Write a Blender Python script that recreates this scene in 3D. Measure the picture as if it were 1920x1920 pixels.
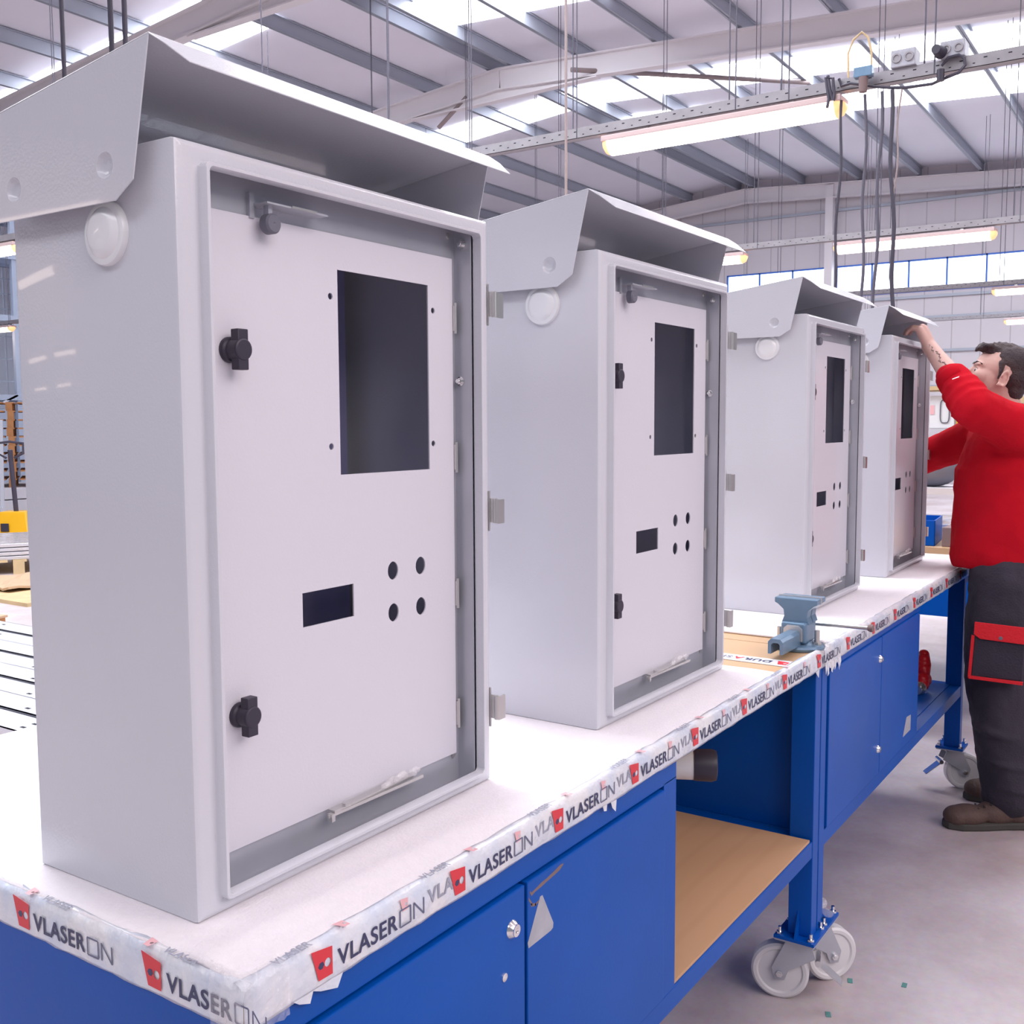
import bpy, bmesh, math, random
from mathutils import Vector, Matrix
S = bpy.context.scene
C = S.collection
for o in list(bpy.data.objects): bpy.data.objects.remove(o)
PI = math.pi
V = Vector
random.seed(7)

# ---------------------------------------------------------------- camera
def cam_axes(yaw, pitch, roll):
    f = V((math.cos(yaw)*math.cos(pitch), math.sin(yaw)*math.cos(pitch), -math.sin(pitch)))
    r = f.cross(V((0, 0, 1))).normalized(); u = r.cross(f)
    return r*math.cos(roll)+u*math.sin(roll), -r*math.sin(roll)+u*math.cos(roll), f
cr, cu, cf = cam_axes(0.59135977, 0.08520296, -0.00471031)
cd = bpy.data.cameras.new('camera'); cam = bpy.data.objects.new('camera', cd); C.objects.link(cam)
M = Matrix((cr, cu, -cf)).transposed().to_4x4(); M.translation = V((-0.03665877, -0.75360668, 1.42))
cam.matrix_world = M
cd.sensor_width = 36.0; cd.lens = 1956.038/1920*36; cd.clip_start = 0.02; cd.clip_end = 200
S.camera = cam
# ---------------------------------------------------------------- world, sun, exposure
w = bpy.data.worlds.new('world'); S.world = w; w.use_nodes = True
bg = w.node_tree.nodes['Background']; bg.inputs[0].default_value = (0.80, 0.86, 1.0, 1); bg.inputs[1].default_value = 0.37
S.view_settings.view_transform = 'Standard'; S.view_settings.look = 'None'
S.view_settings.exposure = -0.06; S.view_settings.gamma = 1; S.view_settings.use_curve_mapping = False
def area(name, loc, sx, sy, power, col, rot=(0, 0, 0)):
    l = bpy.data.lights.new(name, 'AREA'); l.shape = 'RECTANGLE'; l.size = sx; l.size_y = sy
    l.energy = power; l.color = col
    o = bpy.data.objects.new(name, l); o.location = loc; o.rotation_euler = rot; C.objects.link(o); return o
# daylight falling through the translucent roof strips over the benches (behind and above the view)
area('skylight_daylight', (2.6, 5.5, 6.4), 3.0, 9.0, 900, (0.93, 0.96, 1.0))
area('skylight_daylight', (-4.0, 2.0, 6.4), 2.5, 10.0, 270, (0.95, 0.97, 1.0))
area('skylight_daylight', (7.5, 2.0, 6.4), 2.0, 10.0, 540, (0.95, 0.96, 1.0))
area('warm_front_fill', (0.5, -6.0, 5.2), 9.0, 3.0, 400, (1.0, 0.91, 0.90), (math.radians(50), 0, 0))  # added warm fill from the open side, lighting the cabinet fronts

# ---------------------------------------------------------------- materials
MT = {}
def mat(name, col, rough=0.5, metal=0.0, bump=0.0, bscale=50, noise=0.0, nscale=5, col2=None, coat=0.0, emit=None, estr=0, alpha=1, trans=0, ior=1.45, spec=None):
    m = bpy.data.materials.new(name); m.use_nodes = True; nt = m.node_tree; b = nt.nodes['Principled BSDF']
    b.inputs['Base Color'].default_value = (*col, 1); b.inputs['Roughness'].default_value = rough
    b.inputs['Metallic'].default_value = metal; b.inputs['Coat Weight'].default_value = coat
    b.inputs['IOR'].default_value = ior
    if spec is not None: b.inputs['Specular IOR Level'].default_value = spec
    if trans: b.inputs['Transmission Weight'].default_value = trans
    if alpha < 1: b.inputs['Alpha'].default_value = alpha
    if emit: b.inputs['Emission Color'].default_value = (*emit, 1); b.inputs['Emission Strength'].default_value = estr
    tc = nt.nodes.new('ShaderNodeTexCoord')
    if noise or col2:
        n = nt.nodes.new('ShaderNodeTexNoise'); n.inputs['Scale'].default_value = nscale; n.inputs['Detail'].default_value = 5
        nt.links.new(tc.outputs['Object'], n.inputs['Vector'])
        mx = nt.nodes.new('ShaderNodeMix'); mx.data_type = 'RGBA'
        c2 = col2 if col2 else tuple(c*(1-noise) for c in col)
        mx.inputs['A'].default_value = (*col, 1); mx.inputs['B'].default_value = (*c2, 1)
        rp = nt.nodes.new('ShaderNodeMapRange'); rp.inputs['From Min'].default_value = 0.35; rp.inputs['From Max'].default_value = 0.68
        nt.links.new(n.outputs['Fac'], rp.inputs['Value']); nt.links.new(rp.outputs['Result'], mx.inputs['Factor'])
        nt.links.new(mx.outputs['Result'], b.inputs['Base Color'])
    if bump:
        n2 = nt.nodes.new('ShaderNodeTexNoise'); n2.inputs['Scale'].default_value = bscale; n2.inputs['Detail'].default_value = 3
        nt.links.new(tc.outputs['Object'], n2.inputs['Vector'])
        bp = nt.nodes.new('ShaderNodeBump'); bp.inputs['Strength'].default_value = bump; bp.inputs['Distance'].default_value = 0.01
        nt.links.new(n2.outputs['Fac'], bp.inputs['Height']); nt.links.new(bp.outputs['Normal'], b.inputs['Normal'])
    MT[name] = m; return m
mat('grey_paint', (0.60, 0.605, 0.665), 0.16, bump=0.05, bscale=260, coat=0.3)
mat('door_paint', (0.645, 0.63, 0.70), 0.33, bump=0.05, bscale=300, coat=0.15)
mat('zinc', (0.50, 0.51, 0.57), 0.38, 0.45, noise=0.12, nscale=9)
mat('dark_zinc', (0.44, 0.44, 0.70), 0.5, 0.4)
mat('steel', (0.62, 0.61, 0.60), 0.3, 0.9)
mat('chrome', (0.8, 0.8, 0.8), 0.15, 1.0)
mat('black_plastic', (0.035, 0.03, 0.05), 0.45)
mat('grey_plastic', (0.14, 0.14, 0.18), 0.5)
mat('white_plastic', (0.76, 0.77, 0.80), 0.25, coat=0.3)
mat('blue_paint', (0.0, 0.082, 0.42), 0.42, noise=0.12, nscale=3, bump=0.02, bscale=120, coat=0.04, spec=0.22)
mat('foam', (0.84, 0.80, 0.84), 0.75, bump=0.18, bscale=260, noise=0.03, nscale=90)
mat('tape', (0.76, 0.755, 0.78), 0.28, noise=0.22, nscale=20, col2=(0.56, 0.62, 0.75), bump=0.55, bscale=38, coat=0.4)
mat('clear_film', (0.95, 0.93, 0.96), 0.08, bump=0.8, bscale=60, alpha=0.22, spec=1.0)
mat('ink', (0.035, 0.04, 0.11), 0.4)
mat('ink_faded', (0.33, 0.34, 0.43), 0.4)
mat('ink_thin', (0.12, 0.13, 0.22), 0.4)
mat('red_ink', (0.66, 0.035, 0.05), 0.4)
mat('pink_ink', (0.80, 0.45, 0.48), 0.4)
mat('white_ink', (0.85, 0.85, 0.88), 0.4)
mat('hardboard', (0.62, 0.40, 0.23), 0.45, noise=0.15, nscale=3)
mat('wheel_plastic', (0.68, 0.66, 0.68), 0.4)
mat('rust_mark', (0.20, 0.14, 0.14), 0.7)
mat('sticker', (0.42, 0.42, 0.48), 0.4, noise=0.2, nscale=30)
mat('green_tape', (0.10, 0.28, 0.26), 0.5)
mat('vise_paint', (0.16, 0.26, 0.38), 0.3, 0.3, noise=0.2, nscale=12)
mat('roof_panel', (0.86, 0.85, 0.93), 0.5, noise=0.05, nscale=0.6)
mat('purlin_steel', (0.42, 0.45, 0.52), 0.5, 0.35)
mat('cream_steel', (0.80, 0.765, 0.79), 0.45)
mat('skylight', (0.9, 0.95, 1), 0.4, emit=(0.93, 0.95, 1.0), estr=9)
mat('window_glass', (0.9, 0.95, 1), 0.2, emit=(0.88, 0.95, 1.0), estr=3.2)
mat('window_blue', (0.05, 0.16, 0.62), 0.4)
mat('lamp_glow', (1, 0.95, 0.9), 0.4, emit=(1.0, 0.80, 0.66), estr=10.0)
mat('lamp_end', (0.95, 0.62, 0.34), 0.3, emit=(1.0, 0.50, 0.18), estr=0.9)
mat('lamp_body', (0.55, 0.42, 0.42), 0.5)
mat('tray_steel', (0.30, 0.285, 0.31), 0.5, 0.2, noise=0.15, nscale=12)
mat('tray_warm', (0.30, 0.21, 0.18), 0.6)
mat('rubber_cable', (0.05, 0.045, 0.07), 0.5)
mat('chain', (0.10, 0.095, 0.13), 0.7)
mat('pipe_brown', (0.30, 0.24, 0.24), 0.5)
mat('red_cloth', (0.52, 0.006, 0.018), 0.95, noise=0.15, nscale=7, bump=0.15, bscale=220, spec=0.15)
mat('dark_cloth', (0.034, 0.028, 0.044), 0.85, noise=0.25, nscale=8, bump=0.3, bscale=160)
mat('red_trim', (0.66, 0.012, 0.022), 0.8, bump=0.2, bscale=150)
mat('skin', (0.64, 0.40, 0.35), 0.55, noise=0.10, nscale=14)
mat('tattoo', (0.30, 0.21, 0.21), 0.6)
mat('hair', (0.035, 0.022, 0.028), 0.65, bump=0.5, bscale=220, noise=0.0, nscale=18, col2=(0.055, 0.034, 0.036))
mat('eye_white', (0.5, 0.44, 0.44), 0.3)
mat('iris', (0.05, 0.035, 0.03), 0.2)
mat('lips', (0.52, 0.22, 0.20), 0.5)
mat('shoe_leather', (0.10, 0.06, 0.05), 0.7, noise=0.2, nscale=18, bump=0.3, bscale=120)
mat('shoe_sole', (0.06, 0.055, 0.05), 0.8)
mat('lace', (0.03, 0.03, 0.035), 0.8)
mat('pallet_wood', (0.55, 0.25, 0.10), 0.7, noise=0.3, nscale=4)
mat('pale_wood', (0.62, 0.46, 0.26), 0.7, noise=0.2, nscale=5)
mat('yellow_paint', (0.80, 0.42, 0.01), 0.35)
mat('bag_blue', (0.08, 0.25, 0.70), 0.4)
mat('wall_grey', (0.52, 0.51, 0.56), 0.6)
mat('rack_blue', (0.42, 0.49, 0.62), 0.5, 0.2)
mat('aluminium', (0.72, 0.75, 0.84), 0.3, 0.6)
mat('hole_black', (0.02, 0.02, 0.03), 0.9)
mat('red_plastic', (0.55, 0.01, 0.02), 0.3)
mat('bottle_plastic', (0.75, 0.68, 0.74), 0.15, alpha=0.75)
mat('kraft', (0.50, 0.34, 0.22), 0.7)
mat('wrap_silver', (0.62, 0.62, 0.68), 0.18, 0.4, bump=1.0, bscale=9)

# shelf cardboard with faint flute lines
m = mat('cardboard', (0.56, 0.34, 0.19), 0.7)
nt = m.node_tree; b = nt.nodes['Principled BSDF']; tc = nt.nodes.new('ShaderNodeTexCoord')
wv = nt.nodes.new('ShaderNodeTexWave'); wv.bands_direction = 'Y'; wv.inputs['Scale'].default_value = 4.5; wv.inputs['Distortion'].default_value = 0.6
cr_ = nt.nodes.new('ShaderNodeValToRGB'); cr_.color_ramp.elements[0].color = (0.56, 0.335, 0.19, 1); cr_.color_ramp.elements[0].position = 0.0
cr_.color_ramp.elements[1].color = (0.58, 0.35, 0.20, 1); cr_.color_ramp.elements[1].position = 0.25
nt.links.new(tc.outputs['Object'], wv.inputs['Vector']); nt.links.new(wv.outputs['Fac'], cr_.inputs['Fac']); nt.links.new(cr_.outputs['Color'], b.inputs['Base Color'])
# concrete floor: mottled, worn
m = mat('concrete', (0.50, 0.46, 0.48), 0.38)
nt = m.node_tree; b = nt.nodes['Principled BSDF']; tc = nt.nodes.new('ShaderNodeTexCoord')
n1 = nt.nodes.new('ShaderNodeTexNoise'); n1.inputs['Scale'].default_value = 1.3; n1.inputs['Detail'].default_value = 8; n1.inputs['Roughness'].default_value = 0.65
n2 = nt.nodes.new('ShaderNodeTexNoise'); n2.inputs['Scale'].default_value = 45; n2.inputs['Detail'].default_value = 4
r1 = nt.nodes.new('ShaderNodeValToRGB'); r1.color_ramp.elements[0].position = 0.36; r1.color_ramp.elements[0].color = (0.45, 0.36, 0.365, 1)
r1.color_ramp.elements[1].position = 0.62; r1.color_ramp.elements[1].color = (0.66, 0.60, 0.63, 1)
mx = nt.nodes.new('ShaderNodeMix'); mx.data_type = 'RGBA'; mx.blend_type = 'MULTIPLY'; mx.inputs['Factor'].default_value = 0.25
nt.links.new(tc.outputs['Object'], n1.inputs['Vector']); nt.links.new(tc.outputs['Object'], n2.inputs['Vector'])
nt.links.new(n1.outputs['Fac'], r1.inputs['Fac']); nt.links.new(r1.outputs['Color'], mx.inputs['A']); nt.links.new(n2.outputs['Color'], mx.inputs['B'])
nt.links.new(mx.outputs['Result'], b.inputs['Base Color'])
rr = nt.nodes.new('ShaderNodeMapRange'); rr.inputs['To Min'].default_value = 0.28; rr.inputs['To Max'].default_value = 0.5
nt.links.new(n1.outputs['Fac'], rr.inputs['Value']); nt.links.new(rr.outputs['Result'], b.inputs['Roughness'])
# clad wall with vertical panel seams
def seam_wall(name, col, axis, period):
    m = mat(name, col, 0.6)
    nt = m.node_tree; b = nt.nodes['Principled BSDF']; tc = nt.nodes.new('ShaderNodeTexCoord')
    sp = nt.nodes.new('ShaderNodeSeparateXYZ'); nt.links.new(tc.outputs['Object'], sp.inputs[0])
    dv = nt.nodes.new('ShaderNodeMath'); dv.operation = 'DIVIDE'; dv.inputs[1].default_value = period
    fr = nt.nodes.new('ShaderNodeMath'); fr.operation = 'FRACT'
    lt = nt.nodes.new('ShaderNodeMath'); lt.operation = 'LESS_THAN'; lt.inputs[1].default_value = 0.04
    nt.links.new(sp.outputs[axis], dv.inputs[0]); nt.links.new(dv.outputs[0], fr.inputs[0]); nt.links.new(fr.outputs[0], lt.inputs[0])
    mx = nt.nodes.new('ShaderNodeMix'); mx.data_type = 'RGBA'; mx.inputs['A'].default_value = (*col, 1); mx.inputs['B'].default_value = (*[c*0.72 for c in col], 1)
    nt.links.new(lt.outputs[0], mx.inputs['Factor']); nt.links.new(mx.outputs['Result'], b.inputs['Base Color'])
seam_wall('wall_panel', (0.66, 0.62, 0.66), 'Y', 0.6)
seam_wall('wall_panel_blue', (0.74, 0.80, 0.93), 'X', 0.6)

# ---------------------------------------------------------------- mesh helpers
class MB:
    def __init__(s): s.bm = bmesh.new()
    def quadbox(s, c, bev=0):
        vs = [s.bm.verts.new(p) for p in c]
        f = [s.bm.faces.new([vs[i] for i in q]) for q in ((0,3,2,1),(4,5,6,7),(0,1,5,4),(1,2,6,5),(2,3,7,6),(3,0,4,7))]
        if bev:
            es = {e for x in f for e in x.edges}
            bmesh.ops.bevel(s.bm, geom=list(es), offset=bev, segments=2, affect='EDGES', profile=0.6)
        return s
    def box(s, x0, x1, y0, y1, z0, z1, bev=0):
        return s.quadbox([(x0,y0,z0),(x1,y0,z0),(x1,y1,z0),(x0,y1,z0),(x0,y0,z1),(x1,y0,z1),(x1,y1,z1),(x0,y1,z1)], bev)
    def beam(s, a, b, wd, h, up=(0,0,1), bev=0):
        a, b = V(a), V(b); d = (b-a).normalized(); u = V(up); r = d.cross(u).normalized()*wd/2; u = r.cross(d).normalized()*h/2
        return s.quadbox([a-r-u, a+r-u, b+r-u, b-r-u, a-r+u, a+r+u, b+r+u, b-r+u], bev)
    def cyl(s, a, b, r, r2=None, n=20, caps=True):
        a, b = V(a), V(b); r2 = r if r2 is None else r2; d = (b-a).normalized()
        t = V((0,0,1)) if abs(d.z) < 0.9 else V((1,0,0)); u = d.cross(t).normalized(); v = d.cross(u)
        A = [s.bm.verts.new(a+(u*math.cos(i*2*PI/n)+v*math.sin(i*2*PI/n))*r) for i in range(n)]
        B = [s.bm.verts.new(b+(u*math.cos(i*2*PI/n)+v*math.sin(i*2*PI/n))*r2) for i in range(n)]
        for i in range(n): s.bm.faces.new((A[i], A[(i+1)%n], B[(i+1)%n], B[i]))
        if caps: s.bm.faces.new(A[::-1]); s.bm.faces.new(B)
        return s
    def lathe(s, o, d, prof, n=28):
        o, d = V(o), V(d).normalized(); t = V((0,0,1)) if abs(d.z) < 0.9 else V((1,0,0)); u = d.cross(t).normalized(); v = d.cross(u)
        rings = []
        for (h, r) in prof:
            if r < 1e-6: rings.append([s.bm.verts.new(o+d*h)])
            else: rings.append([s.bm.verts.new(o+d*h+(u*math.cos(i*2*PI/n)+v*math.sin(i*2*PI/n))*r) for i in range(n)])
        for A, B in zip(rings, rings[1:]):
            if len(A) == 1 and len(B) == 1: continue
            for i in range(n):
                if len(A) == 1: s.bm.faces.new((A[0], B[(i+1)%n], B[i]))
                elif len(B) == 1: s.bm.faces.new((A[i], A[(i+1)%n], B[0]))
                else: s.bm.faces.new((A[i], A[(i+1)%n], B[(i+1)%n], B[i]))
        return s
    def tube(s, pts, r, n=8):
        pts = [V(p) for p in pts]; rings = []
        for i, p in enumerate(pts):
            d = (pts[min(i+1, len(pts)-1)]-pts[max(i-1, 0)]).normalized()
            t = V((0.3,0.1,1)).normalized() if abs(d.z) < 0.85 else V((1,0.2,0)).normalized()
            u = d.cross(t).normalized(); v = d.cross(u)
            rr = r[i] if isinstance(r, (list, tuple)) else r
            rings.append([s.bm.verts.new(p+(u*math.cos(k*2*PI/n)+v*math.sin(k*2*PI/n))*rr) for k in range(n)])
        for A, B in zip(rings, rings[1:]):
            for k in range(n): s.bm.faces.new((A[k], A[(k+1)%n], B[(k+1)%n], B[k]))
        s.bm.faces.new(rings[0][::-1]); s.bm.faces.new(rings[-1]); return s
    def ell(s, c, rx, ry, rz, rot=None, u=24, v=16):
        m = Matrix.Diagonal((rx, ry, rz, 1))
        if rot is not None: m = rot.to_4x4() @ m
        m = Matrix.Translation(V(c)) @ m
        bmesh.ops.create_uvsphere(s.bm, u_segments=u, v_segments=v, radius=1, matrix=m); return s
    def limb(s, pts, n=18):                       # tapered chain, pts = [(point, radius)...]
        for (a, ra), (b, rb) in zip(pts, pts[1:]): s.cyl(a, b, ra, rb, n)
        for p, r in pts: s.ell(p, r, r, r, u=n, v=12)
        return s
    def prism(s, poly, d):                        # planar polygon pushed along vector d
        d = V(d); A = [s.bm.verts.new(p) for p in poly]; B = [s.bm.verts.new(V(p)+d) for p in poly]; n = len(poly)
        s.bm.faces.new(A[::-1]); s.bm.faces.new(B)
        for i in range(n): s.bm.faces.new((A[i], A[(i+1)%n], B[(i+1)%n], B[i]))
        return s
    def plate(s, outer, holes, f, t):             # 2D loops mapped by f(u,w,depth), thickness t
        edges = []
        loops = []
        for lp in [outer]+holes:
            vs = [s.bm.verts.new(f(a, b_, 0)) for a, b_ in lp]; loops.append(vs)
            for i in range(len(vs)): edges.append(s.bm.edges.new((vs[i], vs[(i+1) % len(vs)])))
        r = bmesh.ops.triangle_fill(s.bm, use_beauty=True, use_dissolve=False, edges=edges)
        faces = [g for g in r['geom'] if isinstance(g, bmesh.types.BMFace)]
        back = {}
        for lp, L in zip([outer]+holes, loops):
            for v_, (a, b_) in zip(L, lp): back[v_] = s.bm.verts.new(f(a, b_, t))
        for fc in faces: s.bm.faces.new([back[v_] for v_ in reversed(fc.verts)])
        for L in loops:
            for i in range(len(L)):
                a, b_ = L[i], L[(i+1) % len(L)]; s.bm.faces.new((a, b_, back[b_], back[a]))
        return s
    def build(s, name, m, parent=None, smooth=None, loc=None, rot=None, bev=0):
        bmesh.ops.recalc_face_normals(s.bm, faces=s.bm.faces)
        me = bpy.data.meshes.new(name); s.bm.to_mesh(me); s.bm.free()
        me.materials.append(MT[m] if isinstance(m, str) else m)
        o = bpy.data.objects.new(name, me); C.objects.link(o)
        if parent is not None: o.parent = parent
        if loc is not None: o.location = loc
        if rot is not None: o.rotation_euler = rot
        if bev:
            md = o.modifiers.new('bevel', 'BEVEL'); md.width = bev; md.segments = 2; md.limit_method = 'ANGLE'; md.angle_limit = math.radians(40)
        if smooth:
            for p in me.polygons: p.use_smooth = True
            if smooth != 'all':
                try: me.set_sharp_from_angle(angle=math.radians(35))
                except Exception: pass
        return o
def thing(name, label, cat, loc=(0,0,0), rotz=0, group=None):
    o = bpy.data.objects.new(name, None); C.objects.link(o); o.empty_display_size = 0.05
    o.location = loc; o.rotation_euler = (0, 0, rotz); return tag(o, label, cat, group)
def tag(o, label, cat, group=None, kind=None):
    o['label'] = label; o['category'] = cat
    if group: o['group'] = group
    if kind: o['kind'] = kind
    return o
def struct(o): o['kind'] = 'structure'; return o
def kids(o): return [c for c in bpy.data.objects if c.parent == o]
def dup(o, loc=None, rotz=None, label=None, parent=None):
    ch = kids(o); c = o.copy(); C.objects.link(c)
    if parent is not None: c.parent = parent
    for k in ch: dup(k, parent=c)
    if loc is not None: c.location = loc
    if rotz is not None: c.rotation_euler = (0, 0, rotz)
    if label: c['label'] = label
    return c
def circ(cx, cy, r, n=24, k=1.0): return [(cx+r*math.cos(i*2*PI/n), cy+k*r*math.sin(i*2*PI/n)) for i in range(n)]
def rect(x0, x1, y0, y1): return [(x0,y0),(x1,y0),(x1,y1),(x0,y1)]

# ================================================================= THE SETTING
RY, RZ = 9.0, 7.32                                   # roof ridge
def roofz(y): return RZ-0.057*(RY-y) if y < RY else RZ-0.09*(y-RY)
XF = 25.0
struct(MB().box(-17, XF+0.3, -14, 27, -0.2, 0).build('floor', 'concrete'))
cl = MB()
for (y0, y1) in ((-14, RY), (RY, 27)):
    cl.quadbox([(-17,y0,roofz(y0)),(XF,y0,roofz(y0)),(XF,y1,roofz(y1)),(-17,y1,roofz(y1)),
                (-17,y0,roofz(y0)+.2),(XF,y0,roofz(y0)+.2),(XF,y1,roofz(y1)+.2),(-17,y1,roofz(y1)+.2)])
struct(cl.build('ceiling', 'roof_panel'))
# gable wall, with the strip window left open
yw0, yw1, zw0, zw1 = -1.4, 9.54, 4.33, 5.06
gw = MB()
gw.box(XF, XF+.2, -14, 27, 0, zw0)
gw.box(XF, XF+.2, -14, yw0, zw0, zw1); gw.box(XF, XF+.2, yw1, 27, zw0, zw1)
gw.prism([(XF,-14,zw1),(XF,27,zw1),(XF,27,roofz(27)),(XF,RY,RZ),(XF,-14,roofz(-14))], (.2,0,0))
struct(gw.build('wall_far', 'wall_panel'))
struct(MB().box(-17, XF, 26.8, 27, 0, roofz(27)).build('wall_left', 'wall_panel_blue'))
# strip windows between the gable posts
def strip_window(n, y0, y1, panes):
    fr = MB(); t = .035
    fr.box(XF-.02, XF+.1, y0, y1, zw0, zw0+t); fr.box(XF-.02, XF+.1, y0, y1, zw1-t, zw1)
    st = (y1-y0)/panes
    for i in range(panes+1):
        y = y0+i*st; fr.box(XF-.02, XF+.1, y-t/2, y+t/2, zw0, zw1)
    f = struct(fr.build('window_%d' % n, 'window_blue'))
    g = MB().box(XF+.04, XF+.06, y0, y1, zw0, zw1).build('window_pane', 'window_glass', f)
    return f
strip_window(1, 7.03, 9.52, 3)
strip_window(2, -1.38, 6.80, 10)
# roof: translucent strips
for i, (x0, x1, y0, y1) in enumerate([(16.3,17.35,-6,8.85),(16.4,17.3,9.15,16),(18.4,19.7,-6,8.85),(9.75,11.0,10.55,24),(11.75,12.8,6.2,8.9)]):
    k = MB().quadbox([(x0,y0,roofz(y0)-.03),(x1,y0,roofz(y0)-.03),(x1,y1,roofz(y1)-.03),(x0,y1,roofz(y1)-.03),
                      (x0,y0,roofz(y0)-.01),(x1,y0,roofz(y0)-.01),(x1,y1,roofz(y1)-.01),(x0,y1,roofz(y1)-.01)])
    struct(k.build('window_%d' % (i+3), 'skylight'))
# purlins along the hall (sigma section: web with two flanges)
tn = 1
for y in [2.35, 3.66, 4.95, 6.26, 7.6, 8.8, 9.2, 10.5, 11.98, 13.4, 14.8, 16.2, 17.6, 19.0, 20.4, 22.0, 1.0, -.35, -1.7]:
    z = roofz(y)-.02; b = MB()
    b.box(-13, XF, y-.004, y+.004, z-.2, z); b.box(-13, XF, y-.035, y+.035, z-.2, z-.19); b.box(-13, XF, y-.035, y+.035, z-.01, z)
    struct(b.build('trim_%d' % tn, 'purlin_steel')); tn += 1
# rafters (I beams) and gable rafter, posts, haunch plates
for xr in (9.55, 14.2, XF-.25):
    b = MB()
    for y0, y1 in ((-13, RY), (RY, 26.5)):
        z0, z1 = roofz(y0)-.25, roofz(y1)-.25
        for zo, wd, h in ((0, .16, .02), (-.16, .02, .30), (-.32, .16, .02)):
            b.beam((xr, y0, z0+zo-.01), (xr, y1, z1+zo-.01), wd, h)
    if xr < 20:
        b.prism([(xr-.01,RY-1.8,roofz(RY-1.8)-.58),(xr-.01,RY,RZ-.57),(xr-.01,RY,RZ-.72)], (.02,0,0))
        b.prism([(xr-.01,RY+1.8,roofz(RY+1.8)-.58),(xr-.01,RY,RZ-.57),(xr-.01,RY,RZ-.72)], (.02,0,0))
        b.beam((xr, RY-1.8, roofz(RY-1.8)-.60), (xr, RY, RZ-.74), .14, .02); b.beam((xr, RY+1.8, roofz(RY+1.8)-.60), (xr, RY, RZ-.74), .14, .02)
    struct(b.build('trim_%d' % tn, 'cream_steel')); tn += 1
for y in (6.915, 11.33, 15.9, -1.5):
    struct(MB().box(XF-.32, XF-.14, y-.09, y+.09, 0, roofz(y)-.3).build('trim_%d' % tn, 'cream_steel')); tn += 1
for z in (4.22, 5.75, 6.35, 3.0, 3.75, 2.2):                        # cladding rails
    struct(MB().box(XF-.06, XF, -14, 26.8, z-.03, z+.03).build('trim_%d' % tn, 'purlin_steel')); tn += 1
for a, b_ in (((13.9,7.5,6.70),(17.0,4.9,6.85)), ((14.2,9.66,6.75),(14.2,10.25,6.35))):     # wind bracing tubes
    struct(MB().cyl(a, b_, .035).build('trim_%d' % tn, 'pipe_brown')); tn += 1

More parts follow.
